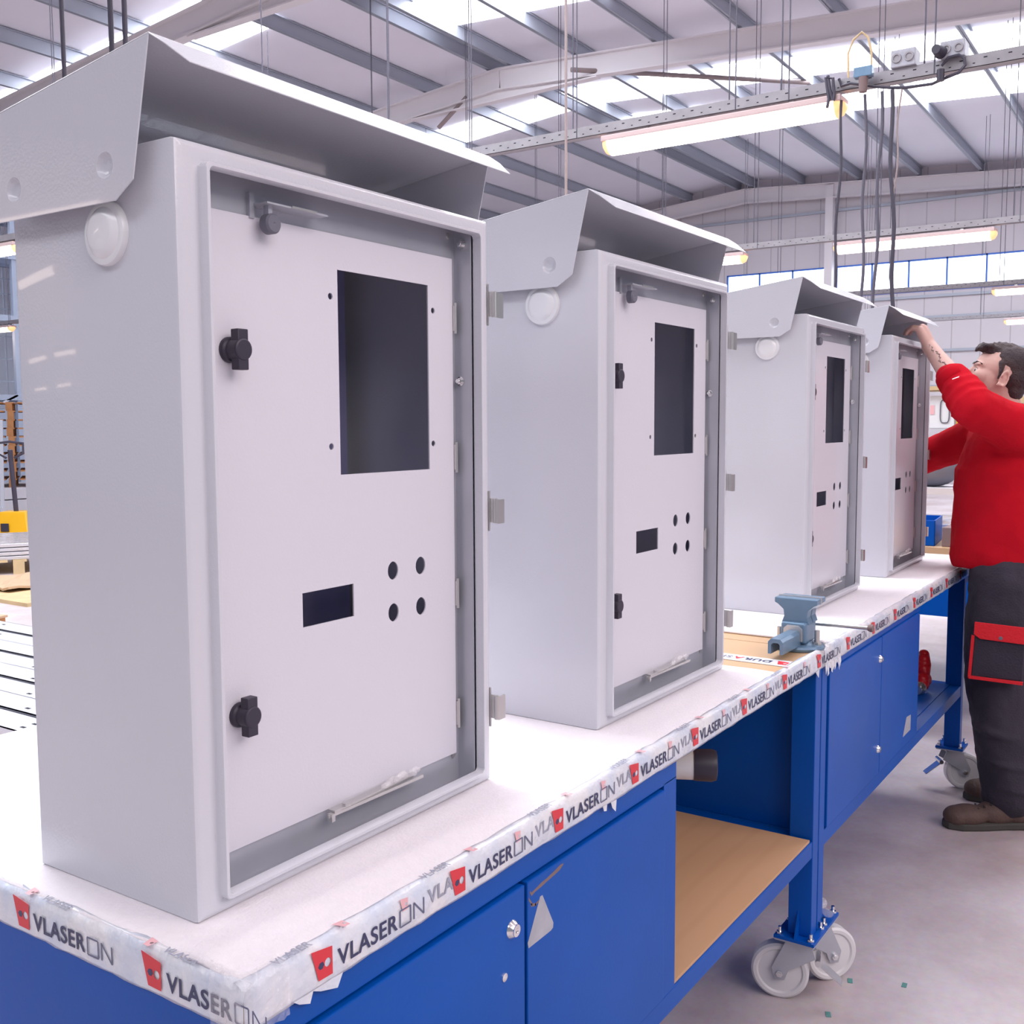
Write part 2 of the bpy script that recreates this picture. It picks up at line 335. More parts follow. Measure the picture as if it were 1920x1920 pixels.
# ================================================================= CONTROL CABINETS
CW, CD, CH = .5543, .2898, .8319
def rrect(u0, u1, w0, w1, r, n=5):
    p = []
    for cx, cy, a0 in ((u1-r,w0+r,-90),(u1-r,w1-r,0),(u0+r,w1-r,90),(u0+r,w0+r,180)):
        for i in range(n+1):
            a = math.radians(a0+90*i/n); p.append((cx+r*math.cos(a), cy+r*math.sin(a)))
    return p
def bridge(bm, rings, cap_last=False):
    R_ = [[bm.verts.new((u, v, w_)) for (u, w_) in pts] for pts, v in rings]
    for A, B in zip(R_, R_[1:]):
        n = len(A)
        for i in range(n): bm.faces.new((A[i], A[(i+1) % n], B[(i+1) % n], B[i]))
    bm.faces.new(R_[0]); 
    if cap_last: bm.faces.new(R_[-1][::-1])
def make_cabinet(label, stay='wrapped'):
    t = thing('control_cabinet', label, 'cabinet', group='grey electrical cabinets lined up on the workbenches')
    # housing: one folded shell with rounded front corners, raised gutter lip round the opening, hollow inside
    m = MB(); r0 = .0015
    rings = [(rrect(0, CW, 0, CH, r0), CD), (rrect(0, CW, 0, CH, r0), .007), (rrect(.001, CW-.001, .001, CH-.001, r0), .003),
             (rrect(.004, CW-.004, .004, CH-.004, r0), .0008), (rrect(.008, CW-.008, .008, CH-.008, r0), 0),
             (rrect(.0275, CW-.0285, .0165, CH-.0190, .007), 0), (rrect(.0285, CW-.0300, .0175, CH-.0200, .007), -.0015), (rrect(.0290, CW-.0303, .0180, CH-.0205, .007), -.0115),
             (rrect(.0297, CW-.0308, .0187, CH-.0212, .007), -.0125), (rrect(.0335, CW-.0350, .0225, CH-.0245, .006), -.0125),
             (rrect(.0340, CW-.0355, .0230, CH-.0250, .006), -.0118), (rrect(.0340, CW-.0355, .0235, CH-.0255, .006), .002),
             (rrect(.0025, CW-.0025, .0025, CH-.0025, .002), .003), (rrect(.0025, CW-.0025, .0025, CH-.0025, .002), CD-.003)]
    bridge(m.bm, rings, True)
    m.build('housing', 'grey_paint', t, smooth=True)
    # canopy: sloping top with turned down front lip and two side cheeks
    e = .02; th = .0016
    cheek = [(.010,.928),(.042,.790),(.072,.772),(.292,.772),(.312,.790),(.338,.885)]
    m = MB()
    for x in (-e, CW+e-th): m.plate(cheek, [circ(a, b_, .0135, 20) for a, b_ in ((.088,.810),(.255,.806))], lambda u, w_, v: V((x+v, u, w_)), th)
    m.quadbox([(-e,.010,.928),(CW+e,.010,.928),(CW+e,.338,.885),(-e,.338,.885),(-e,.010,.9296),(CW+e,.010,.9296),(CW+e,.338,.8866),(-e,.338,.8866)])
    m.prism([(-e,.338,.885),(CW+e,.338,.885),(CW+e,.318,.83),(-e,.318,.83)], (0,.0016,0))
    lip = [(-e,.010,.9290),(CW+e,.010,.9290),(CW+e-.003,-.010,.9165),(CW+e-.013,-.035,.896),(-e+.013,-.035,.896),(-e+.003,-.010,.9165)]
    m.prism(lip, (0,.0006,-.0014))
    cap = m.build('canopy', 'grey_paint', t, smooth=True, bev=.0006)
    for (a, b_) in ((.088,.810),(.255,.806)):
        MB().lathe((-e,a,b_), (1,0,0), [(.0002,.0137),(.0030,.0115),(.0055,.0075),(.0062,0)]).build('dimple', 'grey_paint', cap, smooth='all')
    # round vent cover on the side that faces the room
    MB().lathe((0,.113,.745), (-1,0,0), [(0,.0345),(.004,.0345),(.0065,.0335),(.0075,.0310),(.0075,.0275),(.0105,.0240),(.0125,.0205),(.0130,.018),(.0132,0)], 40).build('vent_cover', 'white_plastic', t, smooth=True)
    MB().lathe((CW,.113,.744), (1,0,0), [(0,.0335),(.004,.0335),(.0085,.0295),(.0165,.0195),(.018,.017),(.0182,0)], 32).build('vent_cover', 'white_plastic', t, smooth=True)
    # inner door with cut-outs
    def vesica(cx, cy, r): return [(cx+r*.86*math.copysign(abs(math.cos(a))**1.15, math.cos(a)), cy+r*math.copysign(abs(math.sin(a))**.9, math.sin(a))) for a in [i*2*PI/24 for i in range(24)]]
    holes = [rect(.265,.447,.475,.731), rect(.193,.285,.2905,.333)]
    holes += [vesica(a, b_, .0125) for a in (.364,.4235) for b_ in (.283,.3405)]
    holes += [circ(a, b_, .0042, 12) for a, b_ in ((.252,.697),(.458,.697),(.249,.511),(.456,.511))]
    d = MB().plate(rect(.040,.5035,.050,.774), holes, lambda u, w_, v: V((u, .028+v, w_)), .002).build('inner_door', 'door_paint', t)
    for w_ in (.622,.207):
        k = MB().lathe((.088,.028,w_), (0,-1,0), [(0,.0145),(.004,.0145),(.006,.0125),(.007,.0105),(.014,.0105),(.014,0)], 28)
        k.quadbox([(.082,.006,w_-.0225),(.097,.006,w_-.0225),(.097,.018,w_-.0225),(.082,.018,w_-.0225),(.082,.006,w_+.0225),(.097,.006,w_+.0225),(.097,.018,w_+.0225),(.082,.018,w_+.0225)])
        k.lathe((.0895,.018,w_), (0,-1,0), [(0,.0125),(.012,.0125),(.0135,.011),(.0135,0)], 24)
        k.build('knob', 'black_plastic', d, smooth=True, bev=.0012)
    for w_ in (.690,.490,.290,.110):
        b = MB().box(.504,.5085,.024,.030,w_-.018,w_+.018).cyl((.5065,.025,w_-.022),(.5065,.025,w_+.022),.0022); b.build('hinge', 'steel', d, smooth=True)
    # galvanised inner frame behind the door
    m = MB()
    m.box(.004, .489, .0315,.0335, .762, CH-.003); m.box(.4895, .5145, .0325,.0345, .0045, CH-.004)      # aprons and post
    m.box(.004, .489, .0315,.0335, .0045, .072)
    m.box(.5145,.5170, .0035,.080, .0035, CH-.004); m.box(.004, CW-.004, .0335, CD-.004, .0030,.0045)
    m.box(.0030,.0045,.036,CD-.004,.0035,CH-.004); m.box(.004,.030, .0315,.0335, .0045, CH-.004)
    m.build('inner_frame', 'zinc', t)
    MB().box(.03, CW-.03, CD-.035, CD-.033, .03, CH-.03).box(.05,.075,CD-.05,CD-.035,.06,CH-.06).build('mounting_plate', 'dark_zinc', t)
    for (x, y, z) in ((.5144,.018,.795),(.5144,.022,.60)):
        MB().lathe((x,y,z), (-1,0,0), [(0,.007),(.002,.007),(.002,.0045),(.006,.0045),(.0065,.003),(.009,.003),(.0095,0)], 12).build('bolt', 'chrome', t, smooth=True)
    for z in (.806,.046): MB().lathe((.500,.0325,z), (0,-1,0), [(0,.0045),(.002,.004),(.0025,0)], 12).build('bolt', 'steel', t, smooth=True)
    # latch bracket at the top with rubber roller
    m = MB().box(.125,.175,.030,.0325,.785,.800); m.box(.128,.225,.004,.032,.7865,.7885).box(.122,.129,.026,.034,.772,.80)
    br = m.build('latch_bracket', 'zinc', t)
    MB().box(.165,.205,.002,.004,.7865,.7892).build('slot_rim', 'steel', br)
    MB().lathe((.140,.018,.766), (0,-1,0), [(0,0),(0,.0115),(.010,.0115),(.0125,.0095),(.0125,.002),(.011,0)], 24).build('roller', 'grey_plastic', br, smooth=True)
    MB().box(.137,.143,.012,.020,.766,.788).build('roller_stem', 'zinc', br)
    # door stay along the bottom, end still wrapped in film
    m = MB(); m.beam((.225,.018,.051),(.385,.020,.051),.012,.003,(0,0,1)); m.beam((.215,.014,.0475),(.40,.010,.0475),.003,.004); m.box(.218,.224,.010,.018,.040,.050)
    m.cyl((.245,.010,.054),(.245,.010,.058),.006)
    sb = m.build('door_stay', 'steel', t, smooth=True)
    m = MB(); rnd = random.Random(3)
    for i in range(7):
        m.ell((.325+i*.011, .014+rnd.uniform(-.003,.003), .055+rnd.uniform(-.004,.006)), .010, .004, .0045, Matrix.Rotation(rnd.uniform(-.6,.6), 3, 'Y'), 8, 6)
    m.build('plastic_wrap', 'clear_film', sb)
    # outer door hinges on the right flank
    for w_ in (.712,.409,.111):
        b = MB().box(CW,CW+.0025,.001,.016,w_-.030,w_+.030); b.box(CW+.002,CW+.0045,-.010,.012,w_-.017,w_+.019)
        b.box(CW+.0045,CW+.021,-.012,-.009,w_-.019,w_+.017); b.cyl((CW+.004,-.008,w_-.018),(CW+.004,-.008,w_+.018),.004)
        h = b.build('door_hinge', 'steel', t, smooth=True)
        for s_ in (-.025,.025): MB().lathe((CW+.0025,.008,w_+s_), (1,0,0), [(0,.0035),(.0015,.003),(.002,0)], 10).build('screw', 'chrome', h)
    return t
BT = .888                                             # top of foam on worktop
c1 = make_cabinet('nearest and largest-looking grey cabinet, at the left end of the bench')
c1.location = (.6753, .1345, .8805); c1.rotation_euler = (0, 0, math.radians(.21))
for (x, y, a, lb) in ((1.5351,.1214,-.45,'second grey cabinet from the left, between the nearest one and the vise'),
                      (2.7910,.1741,.07,'third grey cabinet from the left, just behind the blue vise'),
                      (3.6506,.1643,.17,'farthest grey cabinet, the one the man in red is reaching over')):
    dup(c1, (x, y, .8805), math.radians(a), lb)

# ================================================================= WORKBENCHES
def text_mesh(txt, size, offset, shear=0.0, xs=1.0):
    cu_ = bpy.data.curves.new('t', 'FONT'); cu_.body = txt; cu_.size = size; cu_.offset = offset; cu_.extrude = .00012; cu_.space_character = 1.08; cu_.shear = shear
    o = bpy.data.objects.new('t', cu_); C.objects.link(o)
    bpy.context.view_layer.update()
    dg = bpy.context.evaluated_depsgraph_get(); me = bpy.data.meshes.new_from_object(o.evaluated_get(dg))
    wd = o.dimensions.x
    bpy.data.objects.remove(o); me.materials.clear(); return me, wd
me_vl, w_vl = text_mesh('VLASER', .0275, .0004)
def on_mesh():
    m = MB(); s = .0019; h = .0195
    for (a, b_) in (((0,0),(.019,0)),((.019,0),(.019,h)),((.019,h),(0,h)),((0,h),(0,0)),((.025,0),(.025,h)),((.025,h),(.043,0)),((.043,0),(.043,h))):
        m.beam((a[0],a[1],0),(b_[0],b_[1],0), s, .0002, (0,0,1))
    return m
def mark_mat(me, name): me.materials.clear(); me.materials.append(MT[name])
mark_mat(me_vl, 'ink'); me_vl_f = me_vl.copy(); mark_mat(me_vl_f, 'ink_faded')
o_ = on_mesh().build('tmp', 'ink_thin'); me_on = o_.data; bpy.data.objects.remove(o_)
def mesh_obj(name, me, parent, mtx):
    o = bpy.data.objects.new(name, me); C.objects.link(o); o.parent = parent; o.matrix_local = mtx; return o
def logo_meshes():
    a = MB().plate([(-.007,-.016),(.014,-.0165),(.014,.014),(-.017,.019)], [circ(.0070,-.001,.0048,16)], lambda u, w_, v: V((u, w_, .0002-v)), .0002)
    oa = a.build('tmp', 'red_ink'); ma = oa.data; bpy.data.objects.remove(oa)
    b = MB().plate([(-.0075,-.001),(-.005,-.0045),(-.001,-.0045),(.0015,-.001),(-.0005,.003),(-.005,.0025)], [], lambda u, w_, v: V((u, w_, .0004-v)), .0002)
    ob = b.build('tmp', 'ink'); mb = ob.data; bpy.data.objects.remove(ob)
    return ma, mb
me_logo, me_blob = logo_meshes()
me_vla, w_vla = text_mesh('VLA', .026, .0004); mark_mat(me_vla, 'ink_faded')
me_logo_p = me_logo.copy(); mark_mat(me_logo_p, 'pink_ink')
def front_m(x, z, y=-.0032, tilt=0, sc=1.0):        # decal matrix on the front edge (faces -Y)
    return Matrix.Translation((x, y, z)) @ Matrix.Rotation(PI/2, 4, 'X') @ Matrix.Rotation(tilt, 4, 'Z') @ Matrix.Scale(sc, 4)
def end_m(y, z, x, tilt=0, sc=1.0):                 # faces -X, reads towards -Y
    return Matrix.Translation((x, y, z)) @ Matrix.Rotation(-PI/2, 4, 'Z') @ Matrix.Rotation(PI/2, 4, 'X') @ Matrix.Rotation(tilt, 4, 'Z') @ Matrix.Scale(sc, 4)
def decals(tape, mf, pos, zc=.8545, rnd=random.Random(5), ghost=True):
    for p in pos:
        tl = rnd.uniform(-.01, .01)
        mesh_obj('printed_logo', me_logo, tape, mf(p, zc+.002, tilt=tl))
        mesh_obj('printed_logo', me_blob, tape, mf(p, zc+.002, tilt=tl))
        mesh_obj('printed_lettering', me_vl, tape, mf(p+(.023 if mf is front_m else -.023), zc-.011, tilt=tl))
        mesh_obj('printed_lettering', me_on, tape, mf(p+(.023+w_vl+.004 if mf is front_m else -.027-w_vl), zc-.011, tilt=tl))
D_ = 1.0
def worktop_and_tape(t, x0, x1, end_left, end_right):
    MB().box(x0+(.005 if end_left else 0), x1, .004, D_, .836, .8735, bev=.002).build('worktop', 'hardboard', t)
    m = MB()                                                      # tape wrapped over the front edge
    pts = [(.011,.8803),(.007,.8798),(.0025,.8770),(-.0008,.871),(-.0022,.860),(-.0022,.836),(-.0008,.832)]
    n = 60; rnd = random.Random(int(x0*10)); rows = []
    for i in range(n+1):
        x = x0+(x1-x0)*i/n; rows.append([m.bm.verts.new((x, y+rnd.uniform(-.0006,.0006)+(rnd.uniform(-.0025,.0025) if k == 0 else 0), z+rnd.uniform(-.0006,.0006)*(1 if k < 6 else 2))) for k, (y, z) in enumerate(pts)])
    for A, B in zip(rows, rows[1:]):
        for k in range(len(pts)-1): m.bm.faces.new((A[k], A[k+1], B[k+1], B[k]))
    ft = m.build('edge_tape', 'tape', t, smooth='all')
    md = ft.modifiers.new('s', 'SOLIDIFY'); md.thickness = .0005; md.offset = -1
    return ft
def rail(m, x0, x1, y0, y1, z0, z1): m.box(x0, x1, y0, y1, z0, z1)
def caster(t, cx, cy, heading, wrap=False, steps=True):
    """swivel caster below a leg plate; heading = direction the wheel trails"""
    c = MB().box(cx-.05, cx+.05, cy-.05, cy+.05, .163, .171, bev=.001).build('caster_plate', 'blue_paint', t)
    MB().box(cx-.048, cx+.048, cy-.048, cy+.048, .158, .163).cyl((cx,cy,.158),(cx,cy,.148),.03,.027).build('swivel_head', 'zinc', t, smooth=True)
    for sx in (-.038,.038):
        for sy in (-.038,.038):
            MB().cyl((cx+sx,cy+sy,.171),(cx+sx,cy+sy,.178),.0085,n=6).cyl((cx+sx,cy+sy,.178),(cx+sx,cy+sy,.190),.0045,n=10).build('bolt', 'chrome', c)
    h = V((math.cos(heading), math.sin(heading), 0)); a = V((-h.y, h.x, 0)); R_ = .0695
    wc = V((cx, cy, R_))+h*.046
    f = MB()
    for s_ in (-1, 1):
        q = a*s_*.024; o = a*s_*.003
        P = [V((cx,cy,.150))-h*.028, V((cx,cy,.150))+h*.034, wc+h*.020+V((0,0,.012)), wc+h*.012-V((0,0,.018)), wc-h*.012-V((0,0,.016)), wc-h*.022+V((0,0,.010)), V((cx,cy,.118))-h*.040]
        f.prism([p+q for p in P], o)
    f.prism([V((cx,cy,.1485))-h*.028-a*.027, V((cx,cy,.1485))-h*.028+a*.027, V((cx,cy,.1485))+h*.034+a*.027, V((cx,cy,.1485))+h*.034-a*.027], (0,0,.004))
    fk = f.build('caster_fork', 'zinc', t, bev=.001)
    wq = MB().lathe(wc-a*.018, a, [(0,0),(0,.018),(.002,.020),(.004,.052),(.0,.056),(-.0005,.064),(.004,R_),(.032,R_),(.0365,.064),(.036,.056),(.032,.052),(.034,.020),(.036,.018),(.036,0)], 40)
    wl = wq.build('wheel', 'wheel_plastic', t, smooth=True)
    MB().cyl(wc-a*.033, wc+a*.033, .0085, n=6).cyl(wc-a*.036, wc+a*.036, .005, n=10).build('axle_bolt', 'chrome', t)
    if steps:
        b = V((cx,cy,.10))-h*.045
        MB().quadbox([b-a*.02, b+a*.02, b-h*.055+a*.018-V((0,0,.045)), b-h*.055-a*.018-V((0,0,.045)), b-a*.02+V((0,0,.003)), b+a*.02+V((0,0,.003)), b-h*.055+a*.018-V((0,0,.042)), b-h*.055-a*.018-V((0,0,.042))]).cyl(b-a*.028+V((0,0,.008)), b+a*.028+V((0,0,.008)), .008).build('brake_pedal', 'chrome', t, smooth=True)
    if wrap:
        m = MB(); rnd = random.Random(2)
        for i in range(6): m.ell((cx+.02+rnd.uniform(-.03,.03), cy-.01+rnd.uniform(-.03,.03), .182+rnd.uniform(0,.018)), .018, .012, .010, Matrix.Rotation(rnd.uniform(0,3), 3, 'Z'), 8, 6)
        m.build('plastic_wrap', 'clear_film', t)
def leg(t, x0, x1, y0, y1): 
    MB().box(x0, x1, y0, y1, .171, .832, bev=.002).build('leg', 'blue_paint', t)
    return ((x0+x1)/2, (y0+y1)/2)
def lock(t, p, r=.0115):
    return MB().lathe(p, (0,-1,0), [(0,r*1.15),(.002,r*1.1),(.007,r*.72),(.008,r*.72),(.008,r*.3),(.005,0)], 24).build('lock', 'chrome', t, smooth=True)
def gusset(t, x, y0, y1, sx):
    MB().prism([(x, y0, .171), (x+sx*.028, y0, .171), (x, y0, .235)], (0,.004,0)).build('gusset', 'blue_paint', t)

# ---- bench A (near)
A = thing('workbench', 'near blue steel workbench with two locked doors, under the two nearest cabinets', 'workbench', group='blue steel workbenches on wheels')
tapeA = worktop_and_tape(A, .616, 2.425, True, False)
m = MB(); pts = [(.011,.8803),(.007,.8798),(.0025,.8770),(-.0008,.871),(-.0022,.860),(-.0022,.836),(-.0008,.832)]
rows = []; rnd = random.Random(9)
for i in range(31):
    y = -.0022+.62*i/30
    rows.append([m.bm.verts.new((.616+a+rnd.uniform(-.0006,.0006)+(rnd.uniform(-.003,.003) if k == 0 else 0), y, z+rnd.uniform(-.0008,.0008))) for k, (a, z) in enumerate(pts)])
for P_, Q_ in zip(rows, rows[1:]):
    for k in range(len(pts)-1): m.bm.faces.new((P_[k], P_[k+1], Q_[k+1], Q_[k]))
tapeE = m.build('end_tape', 'tape', A, smooth='all'); md = tapeE.modifiers.new('s', 'SOLIDIFY'); md.thickness = .0005; md.offset = -1
decals(tapeA, front_m, [.722+.2365*i for i in range(8)][:8])
decals(tapeE, lambda p, z, tilt=0: end_m(p, z, .6128, tilt), [.133+.236*i for i in range(3)], rnd=random.Random(8))
# a worn second layer of print rolled over the top edge
for i in range(7):
    x = .66+.2365*i
    mesh_obj('worn_lettering', me_vl_f, tapeA, Matrix.Translation((x, -.0002, .8818)) @ Matrix.Rotation(.12, 4, 'X') @ Matrix.Scale(.52, 4))
    mesh_obj('worn_logo', me_logo_p, tapeA, Matrix.Translation((x+.100, .0050, .8820)) @ Matrix.Scale(.42, 4))
    mesh_obj('worn_logo', me_logo_p, tapeA, front_m(x+.195, .8680, y=-.0031, sc=.45))
for i in range(3):
    mesh_obj('worn_lettering', me_vl_f, tapeE, Matrix.Translation((.6158, .12+.215*i, .8818)) @ Matrix.Rotation(-PI/2, 4, 'Z') @ Matrix.Scale(.52, 4))
    mesh_obj('worn_logo', me_logo_p, tapeE, Matrix.Translation((.6205, .145+.215*i, .8820)) @ Matrix.Rotation(-PI/2, 4, 'Z') @ Matrix.Scale(.42, 4))
for i in range(6):
    mesh_obj('worn_lettering', me_vla, tapeA, front_m(.722+.2365*i+.178, .8500, y=-.0030, tilt=.03))
# loose frayed tape ends below the bottom edge
rnd = random.Random(4)
for x, wd in ((.68,.03),(.705,.05),(1.33,.014),(1.355,.02),(2.36,.03)):
    MB().prism([(x,-.001,.834),(x+wd,-.001,.834),(x+wd*.8,-.0015,.834-rnd.uniform(.010,.022)),(x+wd*.3,-.001,.834-rnd.uniform(.006,.014))], (0,.0004,0)).build('tape_scrap', 'tape', A)
m = MB(); rows = []                                          # crumpled clear film pulled round the corner
for i in range(23):
    u = -.045+.105*i/22; row = []
    for j in range(13):
        w_ = j/12; o_ = rnd.uniform(.0012,.0052)*(1-.5*w_); z = .826+.055*min(w_/.8, 1)+rnd.uniform(-.001,.001); inn = max(0, w_-.8)*.09
        p = (.6135-o_+inn, -.0022-u+inn, z) if u < 0 else (.6135+u-o_*.3+inn*(u < .02), -.0022-o_+inn, z)
        if w_ > .8: p = (p[0], p[1], .8815+rnd.uniform(0,.003))
        row.append(m.bm.verts.new(p))
    rows.append(row)
for P_, Q_ in zip(rows, rows[1:]):
    for k in range(12): m.bm.faces.new((P_[k], P_[k+1], Q_[k+1], Q_[k]))
m.build('plastic_wrap', 'clear_film', A)
m = MB()                                                      # frame
m.box(.662,1.61,.006,.046,.796,.834); m.box(.622,2.425,D_-.045,D_-.005,.790,.834); m.box(.622,.662,.046,D_-.045,.79,.834)
m.box(.622,2.425,.006,.046,.372,.412); m.box(.622,2.425,D_-.045,D_-.005,.372,.412); m.box(.622,.662,.046,D_-.045,.372,.412); m.box(2.385,2.425,.046,D_-.045,.372,.412)
m.build('frame', 'blue_paint', A, bev=.0015)
m = MB(); m.box(.617,.622,.006,.99,.372,.8335); m.box(1.600,1.604,.046,.90,.412,.80); m.box(.626,1.60,.896,.90,.412,.80); m.box(.626,1.60,.05,.896,.408,.414)
m.box(1.560,1.610,.006,.05,.412,.80); m.box(.626,.66,.006,.05,.412,.80)
m.build('cupboard_body', 'blue_paint', A, bev=.001)
for (x0, x1) in ((.655,1.113),(1.120,1.553)):
    d = MB().box(x0, x1, .0005, .018, .418, .792, bev=.002).build('door', 'blue_paint', A)
    if x0 < 1:
        lock(d, (1.082, .0005, .742)); MB().lathe((1.062,.0005,.684), (0,-1,0), [(0,.0062),(.002,.0058),(.0035,0)], 16).build('screw', 'chrome', d, smooth=True)
        MB().lathe((1.071,.0005,.47), (0,-1,0), [(0,.0062),(.002,.0058),(.0035,0)], 16).build('screw', 'chrome', d, smooth=True)
    else:
        st = MB().plate([(1.152,.760),(1.158,.760),(1.187,.708),(1.186,.701),(1.180,.699),(1.122,.698),(1.120,.706)], [], lambda u, w_, v: V((u, .0001+v, w_)), .0006).build('peeled_sticker', 'sticker', d)
        st['label'] = 'blank grey triangular sticker'
        m = MB()
        sc = [(1.126,.777,.0015),(1.130,.772,.0025),(1.140,.774,.002),(1.155,.776,.003),(1.170,.7775,.0025),(1.190,.780,.0030),(1.205,.7825,.0035),(1.215,.7845,.001)]
        for p, q in zip(sc, sc[1:]): m.plate([(p[0],p[1]-p[2]),(q[0],q[1]-q[2]),(q[0],q[1]+q[2]),(p[0],p[1]+p[2])], [], lambda u, w_, v: V((u, .0003+v, w_)), .0004)
        sc = [(1.126,.777,.001),(1.124,.768,.0022),(1.130,.757,.0025),(1.140,.753,.0018),(1.150,.756,.001)]
        for p, q in zip(sc, sc[1:]): m.plate([(p[0]-.0015,p[1]-p[2]),(q[0]+.0015,q[1]-q[2]),(q[0]+.0015,q[1]+q[2]),(p[0]-.0015,p[1]+p[2])], [], lambda u, w_, v: V((u, .0003+v, w_)), .0004)
        m.build('scratch_mark', 'rust_mark', d)
x, y = leg(A, 2.383, 2.424, .0045, .062); caster(A, 2.405, .038, math.radians(105)); gusset(A, 2.384, .034, .06, -1)
for (x0, y0) in ((.624,.006),(.624,.93),(2.383,.93)):
    leg(A, x0, x0+.041, y0, y0+.056); caster(A, x0+.02, y0+.028, math.radians(160))
m = MB().box(1.606, 2.385, .046, D_-.045, .404, .412); m.build('shelf', 'blue_paint', A)
tag(MB().box(1.612, 2.375, .010, .93, .4125, .4185).build('cardboard_liner', 'cardboard'), 'brown corrugated cardboard sheet lying on the open lower shelf', 'cardboard')

# ---- bench B (far)
B = thing('workbench', 'farther blue steel workbench with vise, lower open shelf near the man', 'workbench', group='blue steel workbenches on wheels')
tapeB = worktop_and_tape(B, 2.429, 4.44, False, True)
decals(tapeB, front_m, [2.615+.2365*i for i in range(8)], rnd=random.Random(11))
for i in range(7):
    x = 2.55+.2365*i
    mesh_obj('worn_lettering', me_vl_f, tapeB, Matrix.Translation((x-.03, -.0018, .8655)) @ Matrix.Rotation(math.radians(62), 4, 'X') @ Matrix.Scale(.5, 4))
rnd = random.Random(14)
for i in range(9):
    x = 2.432+i*.014; MB().prism([(x,-.002-.0006*(i%2),.836),(x+.013,-.002-.0006*(i%2),.836),(x+.012,-.0035,.834-rnd.uniform(.004,.035)),(x+.003,-.003,.834-rnd.uniform(.004,.03))], (0,.0005,0)).build('tape_scrap', 'tape', B)
m = MB()
for i in range(11): m.ell((2.448+i*.012, .012+rnd.uniform(-.012,.02), .881+rnd.uniform(0,.004)), .014, .008, .003, Matrix.Rotation(rnd.uniform(-1,1), 3, 'Z'), 8, 6)
m.build('crumpled_film', 'clear_film', B)
m = MB()
m.box(2.429,3.446,.006,.046,.812,.834); m.box(2.429,4.20,.006,.046,.372,.412)
for z0, z1 in ((.790,.834),(.372,.412)):
    m.box(2.429,4.20,D_-.045,D_-.005,z0,z1); m.box(2.429,2.469,.046,D_-.045,z0,z1); m.box(4.16,4.20,.046,D_-.045,z0,z1)
m.box(4.20,4.42,.01,.05,.80,.834); m.box(4.20,4.42,D_-.05,D_-.01,.80,.834)
m.build('frame', 'blue_paint', B, bev=.0015)
m = MB(); m.box(2.431,2.435,.046,.94,.412,.80); m.box(3.44,3.445,.046,.90,.412,.80); m.box(2.435,3.44,.896,.90,.412,.80); m.box(2.435,3.44,.05,.896,.408,.414)
m.box(3.412,3.446,.006,.05,.412,.80); m.build('cupboard_body', 'blue_paint', B, bev=.001)
for (x0, x1) in ((2.478,2.962),(2.966,3.410)):
    d = MB().box(x0, x1, .0005, .018, .418, .812, bev=.002).build('door', 'blue_paint', B)
    if x0 < 2.9: lock(d, (2.944,.0005,.752), .010); lock(d, (2.944,.0005,.492), .010)
    else: MB().plate([(3.235,.452),(3.33,.452),(3.33,.50),(3.275,.505)], [], lambda u, w_, v: V((u, -.0004+v, w_)), .0006).build('peeled_sticker', 'sticker', d)
leg(B, 2.430, 2.471, .0045, .062); caster(B, 2.506, .038, math.radians(-42), wrap=True); gusset(B, 2.471, .03, .06, 1)
leg(B, 4.16, 4.20, .0045, .062); caster(B, 4.19, .038, math.radians(-60))
for (x0, y0) in ((2.430,.93),(4.16,.93)):
    leg(B, x0, x0+.041, y0, y0+.056); caster(B, x0+(.076 if x0 < 3 else .02), y0+.028, math.radians(20))
MB().box(3.446, 4.16, .046, D_-.045, .404, .414).build('shelf', 'blue_paint', B)

# ---- foam sheets
def foam(x0, x1, y0, y1, label, seed, waves):
    m = MB(); nx, ny = 90, 40; rnd = random.Random(seed); G = []
    for j in range(ny+1):
        t = j/ny; row = []
        for i in range(nx+1):
            s = i/nx; x = x0+(x1-x0)*s; y = y0+(y1-y0)*(t**1.6)
            z = .8797+.0006*math.sin(x*9+seed)*math.sin(y*7)
            for (yc, amp, k, ph, wd) in waves:
                yy = yc+.012*math.sin(x*k+ph); z += amp*math.exp(-((y-yy)/wd)**2)*(0.6+.4*math.sin(x*2.1+ph))
            ed = min(y-y0, .02)/.02; z -= (1-ed)**2*.003
            row.append(m.bm.verts.new((x, y, z)))
        G.append(row)
    for A_, B_ in zip(G, G[1:]):
        for i in range(nx): m.bm.faces.new((A_[i], A_[i+1], B_[i+1], B_[i]))
    o = m.build('foam_sheet', 'foam', smooth='all'); md = o.modifiers.new('s', 'SOLIDIFY'); md.thickness = .0045; md.offset = -1
    return tag(o, label, 'foam sheet', 'white foam sheets covering the worktops')
foam(.622, 2.125, .004, .99, 'white foam sheet under the two nearest cabinets', 1, [(.055,.004,3,0,.018),(.085,.0022,4,1,.012)])
foam(2.492, 4.435, .004, .99, 'white foam sheet under the two farther cabinets and behind the vise', 2, [(.05,.004,3,0,.018),(.10,.0025,4,2,.02)])
